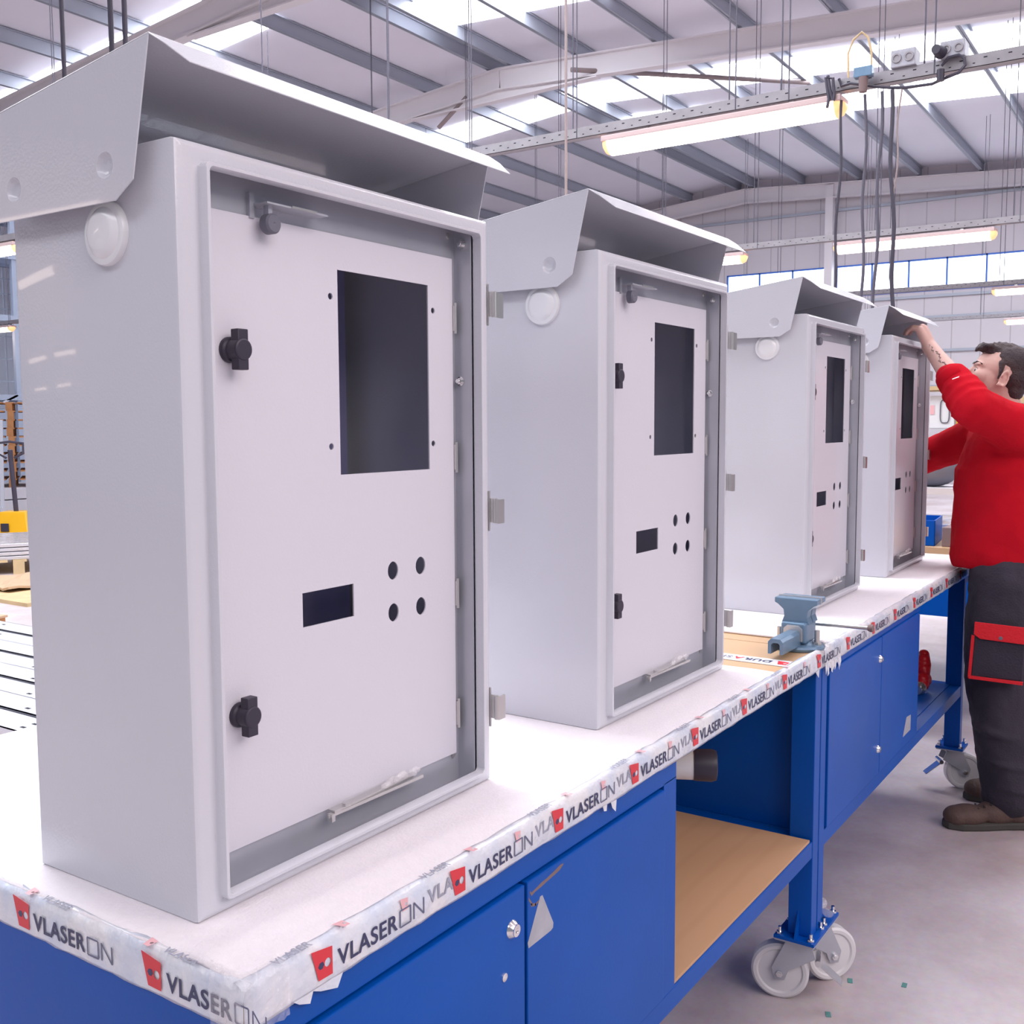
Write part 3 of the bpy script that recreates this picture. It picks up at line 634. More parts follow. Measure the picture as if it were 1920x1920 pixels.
# tape strips holding the foam over the bare board
m = MB().box(2.203,2.262,.02,.95,.8742,.8750); ts = m.build('tape_strip', 'white_plastic')
tag(ts, 'printed white tape strip across the bare beige board', 'tape')
for (txt, mm, y, off) in (('DUR', 'ink', .060, .0010), ('A', 'red_ink', .130, .0010), ('SHIELD', 'ink_thin', .155, .0002), ('DUR', 'ink', .345, .0010), ('A', 'red_ink', .415, .0010), ('SHIELD', 'ink_thin', .440, .0002)):
    me, w_ = text_mesh(txt, .030, off); mark_mat(me, mm)
    mesh_obj('printed_lettering', me, ts, Matrix.Translation((2.244, y, .8752)) @ Matrix.Rotation(PI/2, 4, 'Z'))
mesh_obj('printed_logo', me_logo, ts, Matrix.Translation((2.232, .035, .8752)) @ Matrix.Rotation(-PI/2, 4, 'Z') @ Matrix.Scale(.9, 4))

# ================================================================= VISE
vz = thing('bench_vise', 'blue-grey steel bench vise clamped at the bench edge', 'vise', (2.400, .062, .8748), 0)
def vb(name, m, mt, **k): return m.build(name, mt, vz, **k)
vb('base', MB().lathe((.02,0,0), (0,0,1), [(0,0),(0,.062),(.006,.064),(.011,.060),(.014,.040),(.018,.034),(.018,0)], 36), 'vise_paint', smooth=True)
# fixed body: block with a hexagonal slide tunnel and a flared jaw above
m = MB(); m.box(-.018,.060,-.031,.031,.016,.066, bev=.006)
prof = [(.034,.062),(.028,.078),(.030,.094),(.044,.106),(.052,.110),(.052,.122)]
pl = [(-a, z) for a, z in prof]+[(a, z) for a, z in reversed(prof)]
m.prism([(-.004, a, z) for a, z in pl], (.030,0,0))
m.prism([(.033, a*.98, z) for a, z in pl], (.032,0,0)); m.box(.031,.064,-.026,.026,.02,.07)
body = vb('body', m, 'vise_paint', bev=.002)
vb('jaw_plate', MB().box(.0245,.0285,-.052,.052,.108,.124), 'steel'); vb('jaw_plate', MB().box(.0295,.0335,-.052,.052,.108,.124), 'steel')
vb('slide_guide', MB().prism([(-.022,-.023,.022),(-.022,.023,.022),(-.022,.023,.052),(-.022,.014,.060),(-.022,-.014,.060),(-.022,-.023,.052)], (.006,0,0)), 'steel', bev=.001)
m = MB(); sl = [(-.018,.012),(-.018,.040),(-.011,.048),(.011,.048),(.018,.040),(.018,.012),(.010,.012),(.010,.034),(.006,.038),(-.006,.038),(-.010,.034),(-.010,.012)]
m.prism([(-.140, a, z) for a, z in sl], (.125,0,0)); vb('slide_bar', m, 'vise_paint', bev=.001)
vb('lead_screw', MB().cyl((-.085,0,.026),(.10,0,.026),.007), 'steel', smooth=True)
vb('screw_head', MB().cyl((.064,0,.045),(.100,0,.045),.016), 'steel', smooth=True)
h = vb('handle', MB().cyl((.084,-.150,.052),(.084,.045,.048),.0048), 'steel', smooth=True)
MB().lathe((.084,-.148,.052), (0,-1,0), [(0,.007),(.006,.0095),(.012,.009),(.014,0)], 16).build('handle_knob', 'rust_mark', h, smooth=True)
MB().lathe((.084,.043,.048), (0,1,0), [(0,.007),(.006,.0095),(.012,.009),(.014,0)], 16).build('handle_knob', 'rust_mark', h, smooth=True)
for yy in (-.046,.046):
    vb('clamp_bolt', MB().cyl((.02,yy,.010),(.02,yy,.046),.0065,n=12).cyl((.02,yy,.012),(.02,yy,.018),.011,n=6), 'steel', smooth=True)

# tube hanging below the bench, red tool on the lower shelf
tu = thing('grey_tube', 'grey tube with black end cap slung under the open bay of the near bench', 'tube', (2.00, .11, .690), math.radians(26))
MB().cyl((0,0,0),(0,.55,0),.032,n=28).build('tube_body', 'white_plastic', tu, smooth=True)
MB().lathe((0,.045,0), (0,-1,0), [(.012,.0335),(.050,.0345),(.060,.031),(.062,.022),(.056,0)], 28).build('end_cap', 'black_plastic', tu, smooth=True)
for y in (.16,.45): MB().box(-.034,.034,y,y+.02,-.036,-.032).box(-.036,-.033,y,y+.02,-.036,.136).box(.033,.036,y,y+.02,-.036,.136).build('hanger_strap', 'blue_paint', tu)
rt = thing('air_ratchet', 'small red power tool with silver nose lying on the lower shelf', 'power tool', (3.96, .105, .414), 0)
m = MB().limb([((0,0,.034),.026),((.02,0,.065),.024),((.035,.004,.10),.028),((.05,.006,.135),.020)], 14).ell((.03,0,.045),.04,.028,.03)
m.build('tool_body', 'red_plastic', rt, smooth='all')
MB().lathe((-.02,0,.027), (-1,0,0), [(0,.022),(.02,.024),(.03,.018),(.05,.016),(.052,0)], 20).build('nose', 'steel', rt, smooth=True)

# ================================================================= THE MAN
def remesh(o, vox, smooth_it=0, disp=None):
    md = o.modifiers.new('remesh', 'REMESH'); md.mode = 'VOXEL'; md.voxel_size = vox; md.use_smooth_shade = True
    if disp:
        tx = bpy.data.textures.new('folds', 'CLOUDS'); tx.noise_scale = disp[1]; tx.noise_depth = 2
        dm = o.modifiers.new('folds', 'DISPLACE'); dm.texture = tx; dm.strength = disp[0]; dm.mid_level = .5; dm.texture_coords = 'LOCAL'
    if smooth_it:
        sm = o.modifiers.new('smooth', 'SMOOTH'); sm.iterations = smooth_it; sm.factor = .5
    return o
pr = thing('person', 'dark-haired man in red sweatshirt and dark work trousers reaching up to the farthest cabinet', 'person', (0,0,0))
fw = V((-.30,.95,0)).normalized(); lf = V((-fw.y, fw.x, 0))        # facing, and his left
shL, elL, wrL = V((3.90,-.20,1.385)), V((3.735,-.085,1.462)), V((3.888,.098,1.684))
shR, elR, wrR = V((4.22,-.06,1.385)), V((4.315,.20,1.275)), V((4.30,.40,1.42))
hc = V((4.03,-.106,1.572))                                          # head centre
tilt = Matrix((fw, lf, V((0,0,1)))).transposed() @ Matrix.Rotation(math.radians(-16), 3, 'Y')
def H(x, y, z): return hc + tilt @ V((x, y, z))
b = MB()
# torso, pelvis
b.ell((4.06,-.12,1.25),.15,.095,.20,Matrix.Rotation(math.atan2(fw.y,fw.x)-PI/2,3,'Z')).ell((4.05,-.13,.98),.12,.08,.12)
b.limb([(V((4.05,-.13,1.0)),.075),(V((4.06,-.13,1.35)),.08),(V((4.055,-.135,1.43)),.057),(H(-.025,0,-.035),.052)])
b.limb([(shL,.052),(elL,.040)]); b.limb([(elL,.042),(elL.lerp(wrL,.25),.045),(elL.lerp(wrL,.8),.029),(wrL,.026)])
b.limb([(shR,.052),(elR,.040),(elR.lerp(wrR,.3),.040),(wrR,.026)])
b.limb([(V((3.96,-.15,.90)),.070),(V((3.93,-.14,.48)),.050),(V((3.90,-.21,.10)),.038)]); b.limb([(V((4.13,-.13,.90)),.070),(V((4.19,-.16,.48)),.050),(V((4.20,-.24,.10)),.038)])
# head
b.ell(H(-.012,0,.035),.096,.074,.083,tilt).ell(H(.020,0,-.012),.070,.064,.086,tilt).ell(H(.040,0,-.062),.042,.040,.036,tilt).ell(H(.066,0,-.082),.018,.022,.016,tilt)
b.ell(H(.076,0,.028),.016,.052,.012,tilt)                                             # brow
b.limb([(H(.080,0,.022),.008),(H(.098,0,-.008),.0095),(H(.107,0,-.016),.0105)],10).ell(H(.095,.010,-.020),.010,.008,.007,tilt).ell(H(.095,-.010,-.020),.010,.008,.007,tilt)
b.ell(H(.085,0,-.045),.013,.024,.007,tilt).ell(H(.082,0,-.056),.012,.020,.007,tilt)   # lips
for s in (1,-1):
    b.ell(H(.0735,s*.031,.0145),.010,.0155,.0042,tilt).ell(H(.0725,s*.031,-.0085),.009,.0150,.0042,tilt)
    b.ell(H(.062,s*.045,-.012),.026,.020,.024,tilt)                                   # cheek
    for k in range(19):                                                               # ear rim
        a = math.radians(-100+k*14.5); b.ell(H(-.012-.014*math.cos(a)*.8, s*(.0795-.004*math.cos(a)), -.004+.026*math.sin(a)),.0048,.0048,.0048,u=8,v=6)
    b.ell(H(-.006,s*.073,-.004),.013,.006,.024,tilt).ell(H(0,s*.076,-.027),.007,.005,.008,tilt)
# hands: palm and five fingers
def hand(wr, fdir, up, side, sc, curl):
    """fdir = along the fingers, up = back of hand, side = towards the thumb"""
    f, u, s_ = fdir.normalized(), up.normalized(), side.normalized()
    P = lambda a, c, d: wr+(f*a+s_*c+u*d)*sc
    b.limb([(P(0,0,0),.024),(P(.030,.012,0),.021),(P(.078,.024,.002),.0145)],12); b.limb([(P(.005,0,0),.023),(P(.082,.004,.004),.0150)],12); b.limb([(P(.010,-.008,0),.020),(P(.076,-.022,.001),.0135)],12)
    for (c0, l, r, off) in ((.030,.072,.0076,0),(.010,.080,.0078,.004),(-.010,.075,.0075,.002),(-.029,.058,.0068,-.002)):
        a = curl; p = P(.078+off, c0, .001); L = l*sc; q = [(p, r+.001)]; ang = .30
        for seg in (.45,.32,.23):
            ang += a; p = p+(f*math.cos(ang)-u*math.sin(ang))*L*seg*1.05; q.append((p, r)); r *= .93
        b.limb(q, 10)
    t0 = P(.018,.022,-.004); b.limb([(t0,.0125),(P(.048,.048,-.012),.0108),(P(.074,.056,-.024),.0095),(P(.094,.052,-.034),.0085)],10)
hand(wrL, V((.0,.42,.90)), V((-.22,-.88,.42)), V((.96,-.2,.1)), .86, .62)
hand(wrR, V((-.3,.6,.5)), V((.8,.3,.2)), V((0,-.4,.9)), .92, .4)
body = remesh(b.build('body', 'skin', pr, smooth='all'), .0034, 2)
for (a_, c_, r_) in (((3.800,-.020,1.575),(3.822,.003,1.608),.003),((3.816,-.010,1.590),(3.83,.022,1.625),.0025)):
    pass
fa = (wrL-elL).normalized(); vn = V((-1,-.3,.0)); vn = (vn-fa*vn.dot(fa)).normalized(); vt = fa.cross(vn)
m = MB(); rnd = random.Random(12)
for i in range(9):
    t_ = .56+.045*i; q = elL.lerp(wrL, t_)+vn*(.0445-.029*max(0,t_-.25))+vt*rnd.uniform(-.006,.008)
    q2 = q+fa*.012+vt*rnd.uniform(-.007,.007); m.tube([q, q.lerp(q2,.5)+vt*.004, q2], .0023, 6)
m.build('tattoo', 'tattoo', pr)
# eyes, brows, mouth colour
for s in (1,-1):
    e_ = MB().ell(H(.0735,s*.0315,.003),.0120,.0120,.0120,u=16,v=12).build('eye', 'eye_white', pr, smooth='all')
    MB().ell(H(.0812,s*.0335,.004),.0055,.0055,.0055,u=12,v=8).build('iris', 'iris', e_, smooth='all')
    MB().limb([(H(.0905,s*.014,.0285),.0030),(H(.0860,s*.034,.0345),.0034),(H(.0700,s*.051,.0295),.0022)],8).build('eyebrow', 'hair', pr, smooth='all')
MB().ell(H(.0905,0,-.0465),.0085,.019,.0045,tilt).ell(H(.087,0,-.0555),.0085,.016,.005,tilt).build('lips', 'lips', pr, smooth='all')
# hair: short sides, fuller brushed top
m = MB(); rnd = random.Random(21)
m.ell(H(-.026,0,.052),.090,.0765,.072,tilt).ell(H(-.048,0,.018),.067,.0745,.068,tilt).ell(H(-.058,0,-.03),.042,.058,.045,tilt)
for i in range(60):
    a = rnd.uniform(-.95,.95); t = rnd.uniform(-.6,1.0)
    p = H(.070*t-.010, .058*a*(1-.25*abs(t)), .108-.028*a*a-.020*t*t+rnd.uniform(-.002,.008))
    q = p+tilt @ V((.018+.014*max(t,0), -.004+rnd.uniform(-.006,.006), .005-.006*max(t,0)))
    m.limb([(p,.013),(q,.007)],7)
for i in range(16):
    y = -.045+.006*i; m.limb([(H(.058,y,.096),.012),(H(.083,y*1.02,.092+rnd.uniform(-.004,.005)),.010),(H(.096,y*.95,.080+rnd.uniform(-.006,.006)),.004)],7)
for s in (1,-1): m.limb([(H(.012,s*.070,.045),.010),(H(.006,s*.074,.012),.007),(H(.008,s*.073,-.008),.004)],8)
remesh(m.build('hair', 'hair', pr, smooth='all'), .0045, 1, (.006,.012))
# sweatshirt
m = MB(); rz = Matrix.Rotation(math.atan2(fw.y,fw.x)-PI/2, 3, 'Z')
m.ell((4.06,-.125,1.20),.205,.150,.24,rz).ell((4.055,-.125,1.02),.190,.152,.15,rz).ell((4.055,-.13,1.36),.135,.095,.075,rz)
for i in range(24):                                                 # straight hem tube
    pass
hemc = V((4.055,-.125,.915)); n = 40
def ringpts(c_, a_, b__): return [V(c_)+rz @ V((a_*math.cos(k*2*PI/n), b__*math.sin(k*2*PI/n), 0)) for k in range(n)]
rs = [ringpts((4.055,-.125,.895),.190,.152), ringpts((4.055,-.125,.93),.200,.162), ringpts((4.055,-.125,1.05),.202,.160), ringpts((4.06,-.122,1.25),.205,.150)]
vr = [[m.bm.verts.new(p) for p in r_] for r_ in rs]
for A_, B_ in zip(vr, vr[1:]):
    for k in range(n): m.bm.faces.new((A_[k], A_[(k+1)%n], B_[(k+1)%n], B_[k]))
m.bm.faces.new(vr[0][::-1]); m.bm.faces.new(vr[-1])
m.limb([(V((4.0,-.16,1.33)),.095),(shL,.086),(shL.lerp(elL,.5),.078),(elL,.070)]); m.limb([(elL,.070),(elL.lerp(wrL,.22),.064),(elL.lerp(wrL,.46),.055)])
m.limb([(V((4.13,-.09,1.33)),.095),(shR,.084),(shR.lerp(elR,.5),.072),(elR,.066),(elR.lerp(wrR,.5),.058)])
m.limb([(V((4.055,-.135,1.39)),.082),(V((4.055,-.13,1.425)),.070)])
for k, (t_, r_) in enumerate(((.05,.071),(.17,.068),(.29,.063))):   # bunched folds at the sleeve
    c_ = elL.lerp(wrL, t_); m.ell(c_, r_*1.06, r_*1.06, .016, (wrL-elL).to_track_quat('Z','X').to_matrix())
sw = remesh(m.build('sweatshirt', 'red_cloth', pr, smooth='all'), .007, 4, (.016,.075))
cz = (wrL-elL).normalized(); cc = elL.lerp(wrL,.46)
m = MB().lathe(cc-cz*.030, cz, [(0,.050),(.004,.0575),(.035,.0555),(.048,.053),(.050,.046),(.040,.044),(.0,.044)], 30); m.build('cuff', 'red_cloth', pr, smooth='all')
m = MB().plate([(0,0),(.016,.005),(.014,.008),(-.001,.003)], [], lambda u, w_, v: elL.lerp(wrL,.30)+vn*(.0715+v)+vt*(u-.008)*1.4-fa*w_, .001); m.build('sleeve_tag', 'white_ink', pr)
# trousers
m = MB()
rs = [ringpts((4.055,-.150,.96),.165,.120), ringpts((4.055,-.155,.88),.180,.125), ringpts((4.05,-.158,.80),.190,.125), ringpts((4.05,-.158,.74),.165,.11)]
vr = [[m.bm.verts.new(p) for p in r_] for r_ in rs]
for A_, B_ in zip(vr, vr[1:]):
    for k in range(n): m.bm.faces.new((A_[k], A_[(k+1)%n], B_[(k+1)%n], B_[k]))
m.bm.faces.new(vr[0][::-1]); m.bm.faces.new(vr[-1])
m.limb([(V((3.95,-.165,.86)),.118),(V((3.935,-.163,.70)),.122),(V((3.93,-.155,.48)),.106),(V((3.91,-.185,.30)),.096),(V((3.90,-.205,.16)),.088),(V((3.90,-.208,.11)),.086)],26)
m.limb([(V((4.16,-.13,.86)),.118),(V((4.18,-.150,.70)),.115),(V((4.19,-.18,.48)),.100),(V((4.20,-.23,.30)),.090),(V((4.20,-.25,.13)),.084)],26)
for (z, y, r_) in ((.235,-.195,.100),(.15,-.21,.096),(.34,-.175,.101)): m.ell((3.905,y,z),r_,r_,.030,Matrix.Rotation(.18,3,'X'))
m.ell((4.20,-.24,.2),.093,.093,.03)
tr = remesh(m.build('trousers', 'dark_cloth', pr, smooth='all'), .007, 3, (.020,.085))
# cargo pocket on the thigh facing the camera
pn = V((-1.0,-.12,0)).normalized(); pt = V((.12,-1.0,0)).normalized(); pc = V((3.806,-.176,.655))
def PK(u, w_, d): return pc+pt*u+V((0,0,w_))+pn*d
m = MB().plate([(-.085,-.115),(.075,-.115),(.080,.05),(-.078,.05)], [], lambda u, w_, v: PK(u, w_, .012-v), .03).build('cargo_pocket', 'dark_cloth', pr, bev=.004)
m2 = MB().plate([(-.080,.035),(-.060,.020),(.082,.012),(.084,.070),(-.078,.078)], [], lambda u, w_, v: PK(u, w_, .0185-v), .005).build('pocket_flap', 'red_trim', m, bev=.0015); m2['label'] = 'red pocket flap'
MB().beam(PK(-.082,.03,.013), PK(-.090,-.118,.013), .010, .006, pn).beam(PK(-.092,-.116,.013), PK(.077,-.122,.013), .010, .013, pn).build('pocket_piping', 'red_trim', m)
MB().lathe(PK(.004,.028,.018), pn, [(0,.0065),(.002,.006),(.003,0)], 16).build('snap', 'grey_plastic', m2, smooth=True)
# shoes
def shoe(heel, ang, name='work_shoe'):
    R_ = Matrix.Rotation(ang, 3, 'Z'); P = lambda x, y, z: V(heel)+R_ @ V((x, y, z))
    m = MB(); m.ell(P(.05,0,.055),.055,.044,.052,R_).ell(P(.06,0,.12),.045,.040,.040,R_).ell(P(.12,0,.048),.075,.046,.045,R_).ell(P(.22,.002,.042),.072,.052,.038,R_).ell(P(.255,.004,.040),.048,.048,.036,R_).ell(P(.06,0,.10),.050,.042,.045,R_)
    up = remesh(m.build(name, 'shoe_leather', pr, smooth='all'), .006, 2)
    out = [(-.005,0),(0,-.030),(.03,-.042),(.10,-.040),(.18,-.050),(.24,-.054),(.285,-.040),(.305,-.005),(.295,.030),(.25,.050),(.18,.050),(.10,.042),(.03,.042),(0,.030)]
    MB().prism([P(a, c_, 0) for a, c_ in out], (0,0,.026)).build('sole', 'shoe_sole', up, bev=.006)
    tg = MB()
    for k in range(4): tg.beam(P(.115+.022*k,-.026,.093-.007*k), P(.125+.022*k,.026,.093-.007*k), .005, .004)
    tg.ell(P(.105,0,.108),.034,.028,.022,R_); tg.build('laces', 'lace', up, smooth='all')
shoe((3.925,-.275,0), math.atan2(.235,-.155))
shoe((4.225,-.300,0), math.atan2(.245,-.12))

# ================================================================= TRUNKING, LAMPS, CABLES
def trunk_row(x, y0, y1, label, chains):
    zt = 3.30
    t = thing('cable_tray', label, 'cable tray', (x, y0, zt), 0, 'perforated cable trays hung across the hall')
    L = y1-y0; m = MB()
    m.box(-.035,-.032,0,L,0,.066); m.box(.032,.035,0,L,0,.066); m.box(-.035,.035,0,L,0,.003)
    m.build('tray_channel', 'tray_steel', t)
    m = MB(); k = 0
    yy = .05
    while yy < min(L-.05, 12): m.box(-.0358,-.0350,yy,yy+.018,.040,.046); m.box(-.0358,-.0350,yy+.06,yy+.072,.018,.023); yy += .12
    s = m.build('slot_row', 'hole_black', t); s['kind'] = 'stuff'
    for yc in chains:
        for dx in (-.034,.034):
            a = V((dx, yc-y0+dx, .0)); b_ = V((dx, yc-y0+dx*1.1, roofz(yc)-zt-.02))
            MB().cyl(a, b_, .0045, n=6).build('hanging_chain', 'chain', t)
    return t
trunk_row(1.2, -3, 2.6, 'cable tray nearest the camera, above the near bench', [-2])
rows = {6.15: ([-.4,.63,1.44,1.77,2.88,3.74,4.5,5.84,8.72,11.4], 'cable tray over the second cabinet, carrying the large lit lamp and sockets'),
        11.1: ([-1.0,.9,2.2,3.5,4.6,6.0,7.4,9.0,11,13.5,16,18], 'middle cable tray, carrying the lamp above the strip windows'),
        16.05: ([-.6,1.8,3.3,5.0,7.0,9.5,12], 'cable tray with the lamp just below the strip windows'),
        21.0: ([.8,2.9,5.0,7.5,10], 'farthest and smallest cable tray, near the gable wall')}
rows.update({-4.1: ([2, 7, 12], 'cable tray behind the camera with a lamp mirrored near the vent of the nearest cabinet'), -9.1: ([10, 15], 'second cable tray behind the camera, mirrored faintly in the nearest cabinet'), -14.4: ([18, 22], 'third cable tray behind the camera, mirrored faintest in the nearest cabinet')})
for x, (ch, lb) in rows.items(): trunk_row(x, -3.2, 24.0, lb, ch)
def lamp(label, first=[None]):
    t = thing('fluorescent_lamp', label, 'lamp', group='weatherproof fluorescent lamps hung under the cable trays')
    L = 1.57; m = MB()                                            # along +Y from the base point
    n = 14; sec = [(.078*math.cos(PI+PI*k/n), -.034+.078*math.sin(PI+PI*k/n)) for k in range(n+1)]
    m.prism([(a, .05, c_) for a, c_ in sec], (0,L-.10,0)); m.build('diffuser', 'lamp_glow', t, smooth=True)
    for y0, s in ((.05,-1),(L-.05,1)):
        m = MB(); A_ = [m.bm.verts.new((a, y0, c_)) for a, c_ in sec]; B_ = [m.bm.verts.new((a*.9, y0+s*.030, -.034+(c_+.034)*.85)) for a, c_ in sec]; D2 = [m.bm.verts.new((a*.5, y0+s*.05, -.034+(c_+.034)*.5)) for a, c_ in sec]
        for P_, Q_ in ((A_,B_),(B_,D2)):
            for k in range(n): m.bm.faces.new((P_[k],P_[k+1],Q_[k+1],Q_[k]))
        m.bm.faces.new(D2); m.build('end_cap', 'lamp_end', t, smooth='all')
    MB().box(-.082,.082,.01,L-.01,-.034,.004, bev=.008).build('lamp_housing', 'lamp_body', t)
    for y in (.3,1.25): MB().box(-.02,.02,y,y+.03,.002,.028).build('bracket', 'steel', t)
    return t
LZ = 3.272
l0 = lamp('largest lit lamp in view, high right of centre'); l0.location = (6.15, 1.08, LZ)
for (x, y, lb) in ((11.1,1.07,'lit lamp above the strip windows, right of the hanging cables'),
                   (11.1,3.60,'lit lamp whose end peeps out behind the second cabinet canopy'),
                   (16.05,.35,'lit lamp just under the strip windows at the right'),
                   (21.0,.95,'small lit lamp farthest right, above the man'),
                   (6.15,9.40,'larger lit lamp at the left frame edge beside the nearest cabinet'),
                   (11.1,17.9,'smaller lit lamp at the left frame edge, below the larger one'),
                   (-4.1,6.75,'lamp mirrored as the strong warm streak left of the round vent'),
                   (-9.1,14.1,'lamp mirrored as the upper left faint streak on the nearest cabinet side'),
                   (-9.1,12.0,'lamp mirrored as the upper right faint streak on the nearest cabinet side'),
                   (-14.4,21.6,'lamp mirrored as the lower left faint streak on the nearest cabinet side'),
                   (-14.4,18.9,'lamp mirrored as the lower right faint streak on the nearest cabinet side'),
                   (1.2,-1.9,'unseen lit lamp added above the near bench, out in front of it')):  # last lamp is out of view, added for light and reflections on the cabinets
    dup(l0, (x, y, LZ), 0, lb)
# sockets, clips and cable loops on the nearest tray
def socket_box(y0, y1, z0, z1, label):
    t = thing('socket_box', label, 'socket box', (6.115, (y0+y1)/2, z0), 0)
    w_ = y1-y0; h_ = z1-z0
    MB().box(-.02,.10,-w_/2,w_/2,0,h_, bev=.006).build('box_body', 'sticker', t)
    for s in (-.25,.25): MB().lathe((-.02,s*w_,h_*.5), (-1,0,0), [(0,w_*.20),(.008,w_*.19),(.008,w_*.13),(.003,w_*.12),(.003,0)], 20).build('socket', 'tray_steel', t, smooth=True)
socket_box(.693,.824,3.368,3.462,'grey double socket box on top of the tray, the left one')
socket_box(.440,.565,3.368,3.458,'grey double socket box on top of the tray, the right one')
tag(MB().tube([(6.10,1.109,3.364),(6.095,1.093,3.320),(6.09,1.04,3.325),(6.09,.913,3.285),(6.09,.82,3.262),(6.09,.74,3.248),(6.09,.6,3.243),(6.09,.532,3.262),(6.09,.465,3.278),(6.09,.434,3.311),(6.09,.440,3.348),(6.09,.467,3.370),(6.09,.52,3.366),(6.09,.555,3.33)], .0085).build('looped_cable', 'rubber_cable'), 'black cable looped along the tray below the socket boxes', 'cable')
tag(MB().tube([(6.06,1.16,3.38),(6.055,1.145,3.30),(6.055,1.13,3.24),(6.055,1.125,3.235),(6.055,1.12,3.27),(6.055,1.13,3.36),(6.055,1.17,3.37),(6.055,1.15,3.25),(6.055,1.16,3.20)], .009).build('coiled_cable', 'rubber_cable'), 'black cable coiled tight round the tray at the lamp end', 'cable')
pg = thing('plug', 'black plug pushed into the right socket box', 'plug', (6.075,.560,3.40)); MB().cyl((.015,0,.0),(-.06,.01,.0),.034,.024).build('plug_body','black_plastic',pg,smooth=True); MB().cyl((-.02,-.01,-.16),(-.02,-.01,-.10),.020).build('cable_joint','black_plastic',pg,smooth=True)
jb = thing('junction_clamp', 'small grey motor clamp on the tray with a red-brown foot', 'clamp', (6.04,.955,3.30)); MB().box(-.02,.03,-.05,.05,.03,.085,bev=.004).build('clamp_body','vise_paint',jb); MB().cyl((0,0,.03),(0,0,-.05),.026,.022).build('clamp_foot','rust_mark',jb,smooth=True)
tag(MB().tube([(6.15,1.07,3.36),(6.15,1.075,3.512),(6.15,1.047,3.581),(6.15,1.0,3.615),(6.15,.965,3.58),(6.15,.945,3.50),(6.15,.94,3.36)], .006).build('arched_cable', 'pale_wood'), 'thin pale cable arching above the tray', 'cable')
def drop(name, pts, r, m_, label, group=None):
    return tag(MB().tube(pts, r, 8).build(name, m_), label, 'cable', group)
G = 'cables dangling from the tray by the large lamp'
def wob(y, z0, z1, x=6.09, amp=.008, seed=0, lean=0):
    r_ = random.Random(seed); n_ = 14; return [(x, y+lean*(i/n_)+amp*math.sin(i*.9+seed), z0+(z1-z0)*i/n_) for i in range(n_+1)]
drop('hanging_cable', wob(1.083,3.24,1.95,seed=1,lean=.03), .008, 'rubber_cable', 'dangling cable furthest left, by the lamp end', G)
drop('hanging_cable', wob(.951,3.25,1.95,seed=2,lean=.0), .0085, 'chain', 'dangling cable second from left, below the tray clamp', G)
drop('hanging_cable', wob(.863,3.25,1.95,seed=3,lean=.02), .009, 'chain', 'dangling cable in the middle of the bunch', G)
drop('hanging_cable', wob(.815,3.25,1.95,seed=4,lean=-.045), .011, 'rubber_cable', 'thickest dangling cable, right of the middle one', G)
drop('hanging_cable', wob(.763,3.26,2.4,seed=5,lean=.03), .005, 'pipe_brown', 'thin brown dangling cable at the right of the bunch', G)
G = 'dark cables hanging above the nearest cabinet'
drop('hanging_cable', wob(1.105,3.3,1.55,x=1.2,amp=.001,seed=1), .0042, 'rubber_cable', 'leftmost dark cable hanging above the nearest cabinet', G)
drop('hanging_cable', wob(.958,3.3,1.55,x=1.2,amp=.002,seed=2), .0048, 'rubber_cable', 'middle dark cable hanging above the nearest cabinet', G)
drop('hanging_cable', wob(.917,3.3,1.55,x=1.2,amp=.001,seed=3), .0046, 'rubber_cable', 'right dark cable of those above the nearest cabinet', G)
tag(MB().cyl((5.95,2.83,7.0),(5.95,2.83,1.7),.009,n=10).build('drop_pipe', 'pipe_brown'), 'thin brown pipe dropping from the roof behind the second cabinet', 'pipe')
tag(MB().cyl((11.2,.72,3.3),(11.2,.70,1.9),.012,n=8).build('hanging_cable', 'rubber_cable'), 'thin far cable hanging left of the man, right edge of view', 'cable')
tag(MB().cyl((11.2,.52,3.3),(11.2,.56,1.9),.012,n=8).build('hanging_cable', 'rubber_cable'), 'thin far cable hanging over the man, at the right frame edge', 'cable')

# ================================================================= RIGHT BACKGROUND: third bench
K = thing('workbench', 'third blue bench standing beyond the man, cluttered with parts', 'workbench', (5.0, -.30, 0), 0, 'blue steel workbenches on wheels')
MB().box(0,1.5,0,2.0,.80,.84).build('worktop','hardboard',K); MB().box(.02,1.48,.02,1.98,.52,.80).build('drawer_block','blue_paint',K)
for (x, y) in ((.02,.02),(.02,1.93),(1.43,.02),(1.43,1.93)): MB().box(x,x+.05,y,y+.05,0,.52).build('leg','blue_paint',K)
def crate(label, loc, sx, sy, h, m_, rot=0):
    t = thing('storage_bin', label, 'bin', loc, rot)
    MB().box(0,sx,0,sy,0,.006).box(0,.006,0,sy,0,h).box(sx-.006,sx,0,sy,0,h).box(0,sx,0,.006,0,h).box(0,sx,sy-.006,sy,0,h).build('bin_body',m_,t,bev=.002); return t
crate('blue plastic bin on the third bench just right of the farthest cabinet', (5.05,.30,.84), .30, .22, .12, 'blue_paint', .1)
tag(MB().box(5.05,5.25,.13,.27,.84,.93,bev=.004).build('dark_box','rust_mark'), 'small dark box beside the blue bin on the third bench', 'box')
tag(MB().box(4.75,4.95,.42,.60,0,.62,bev=.004).build('blue_crate','blue_paint'), 'blue crate on the floor between second and third benches', 'crate')
fr = thing('angle_frame', 'silver perforated metal frame lying on the third bench', 'metal frame', (5.40,-.02,.841))
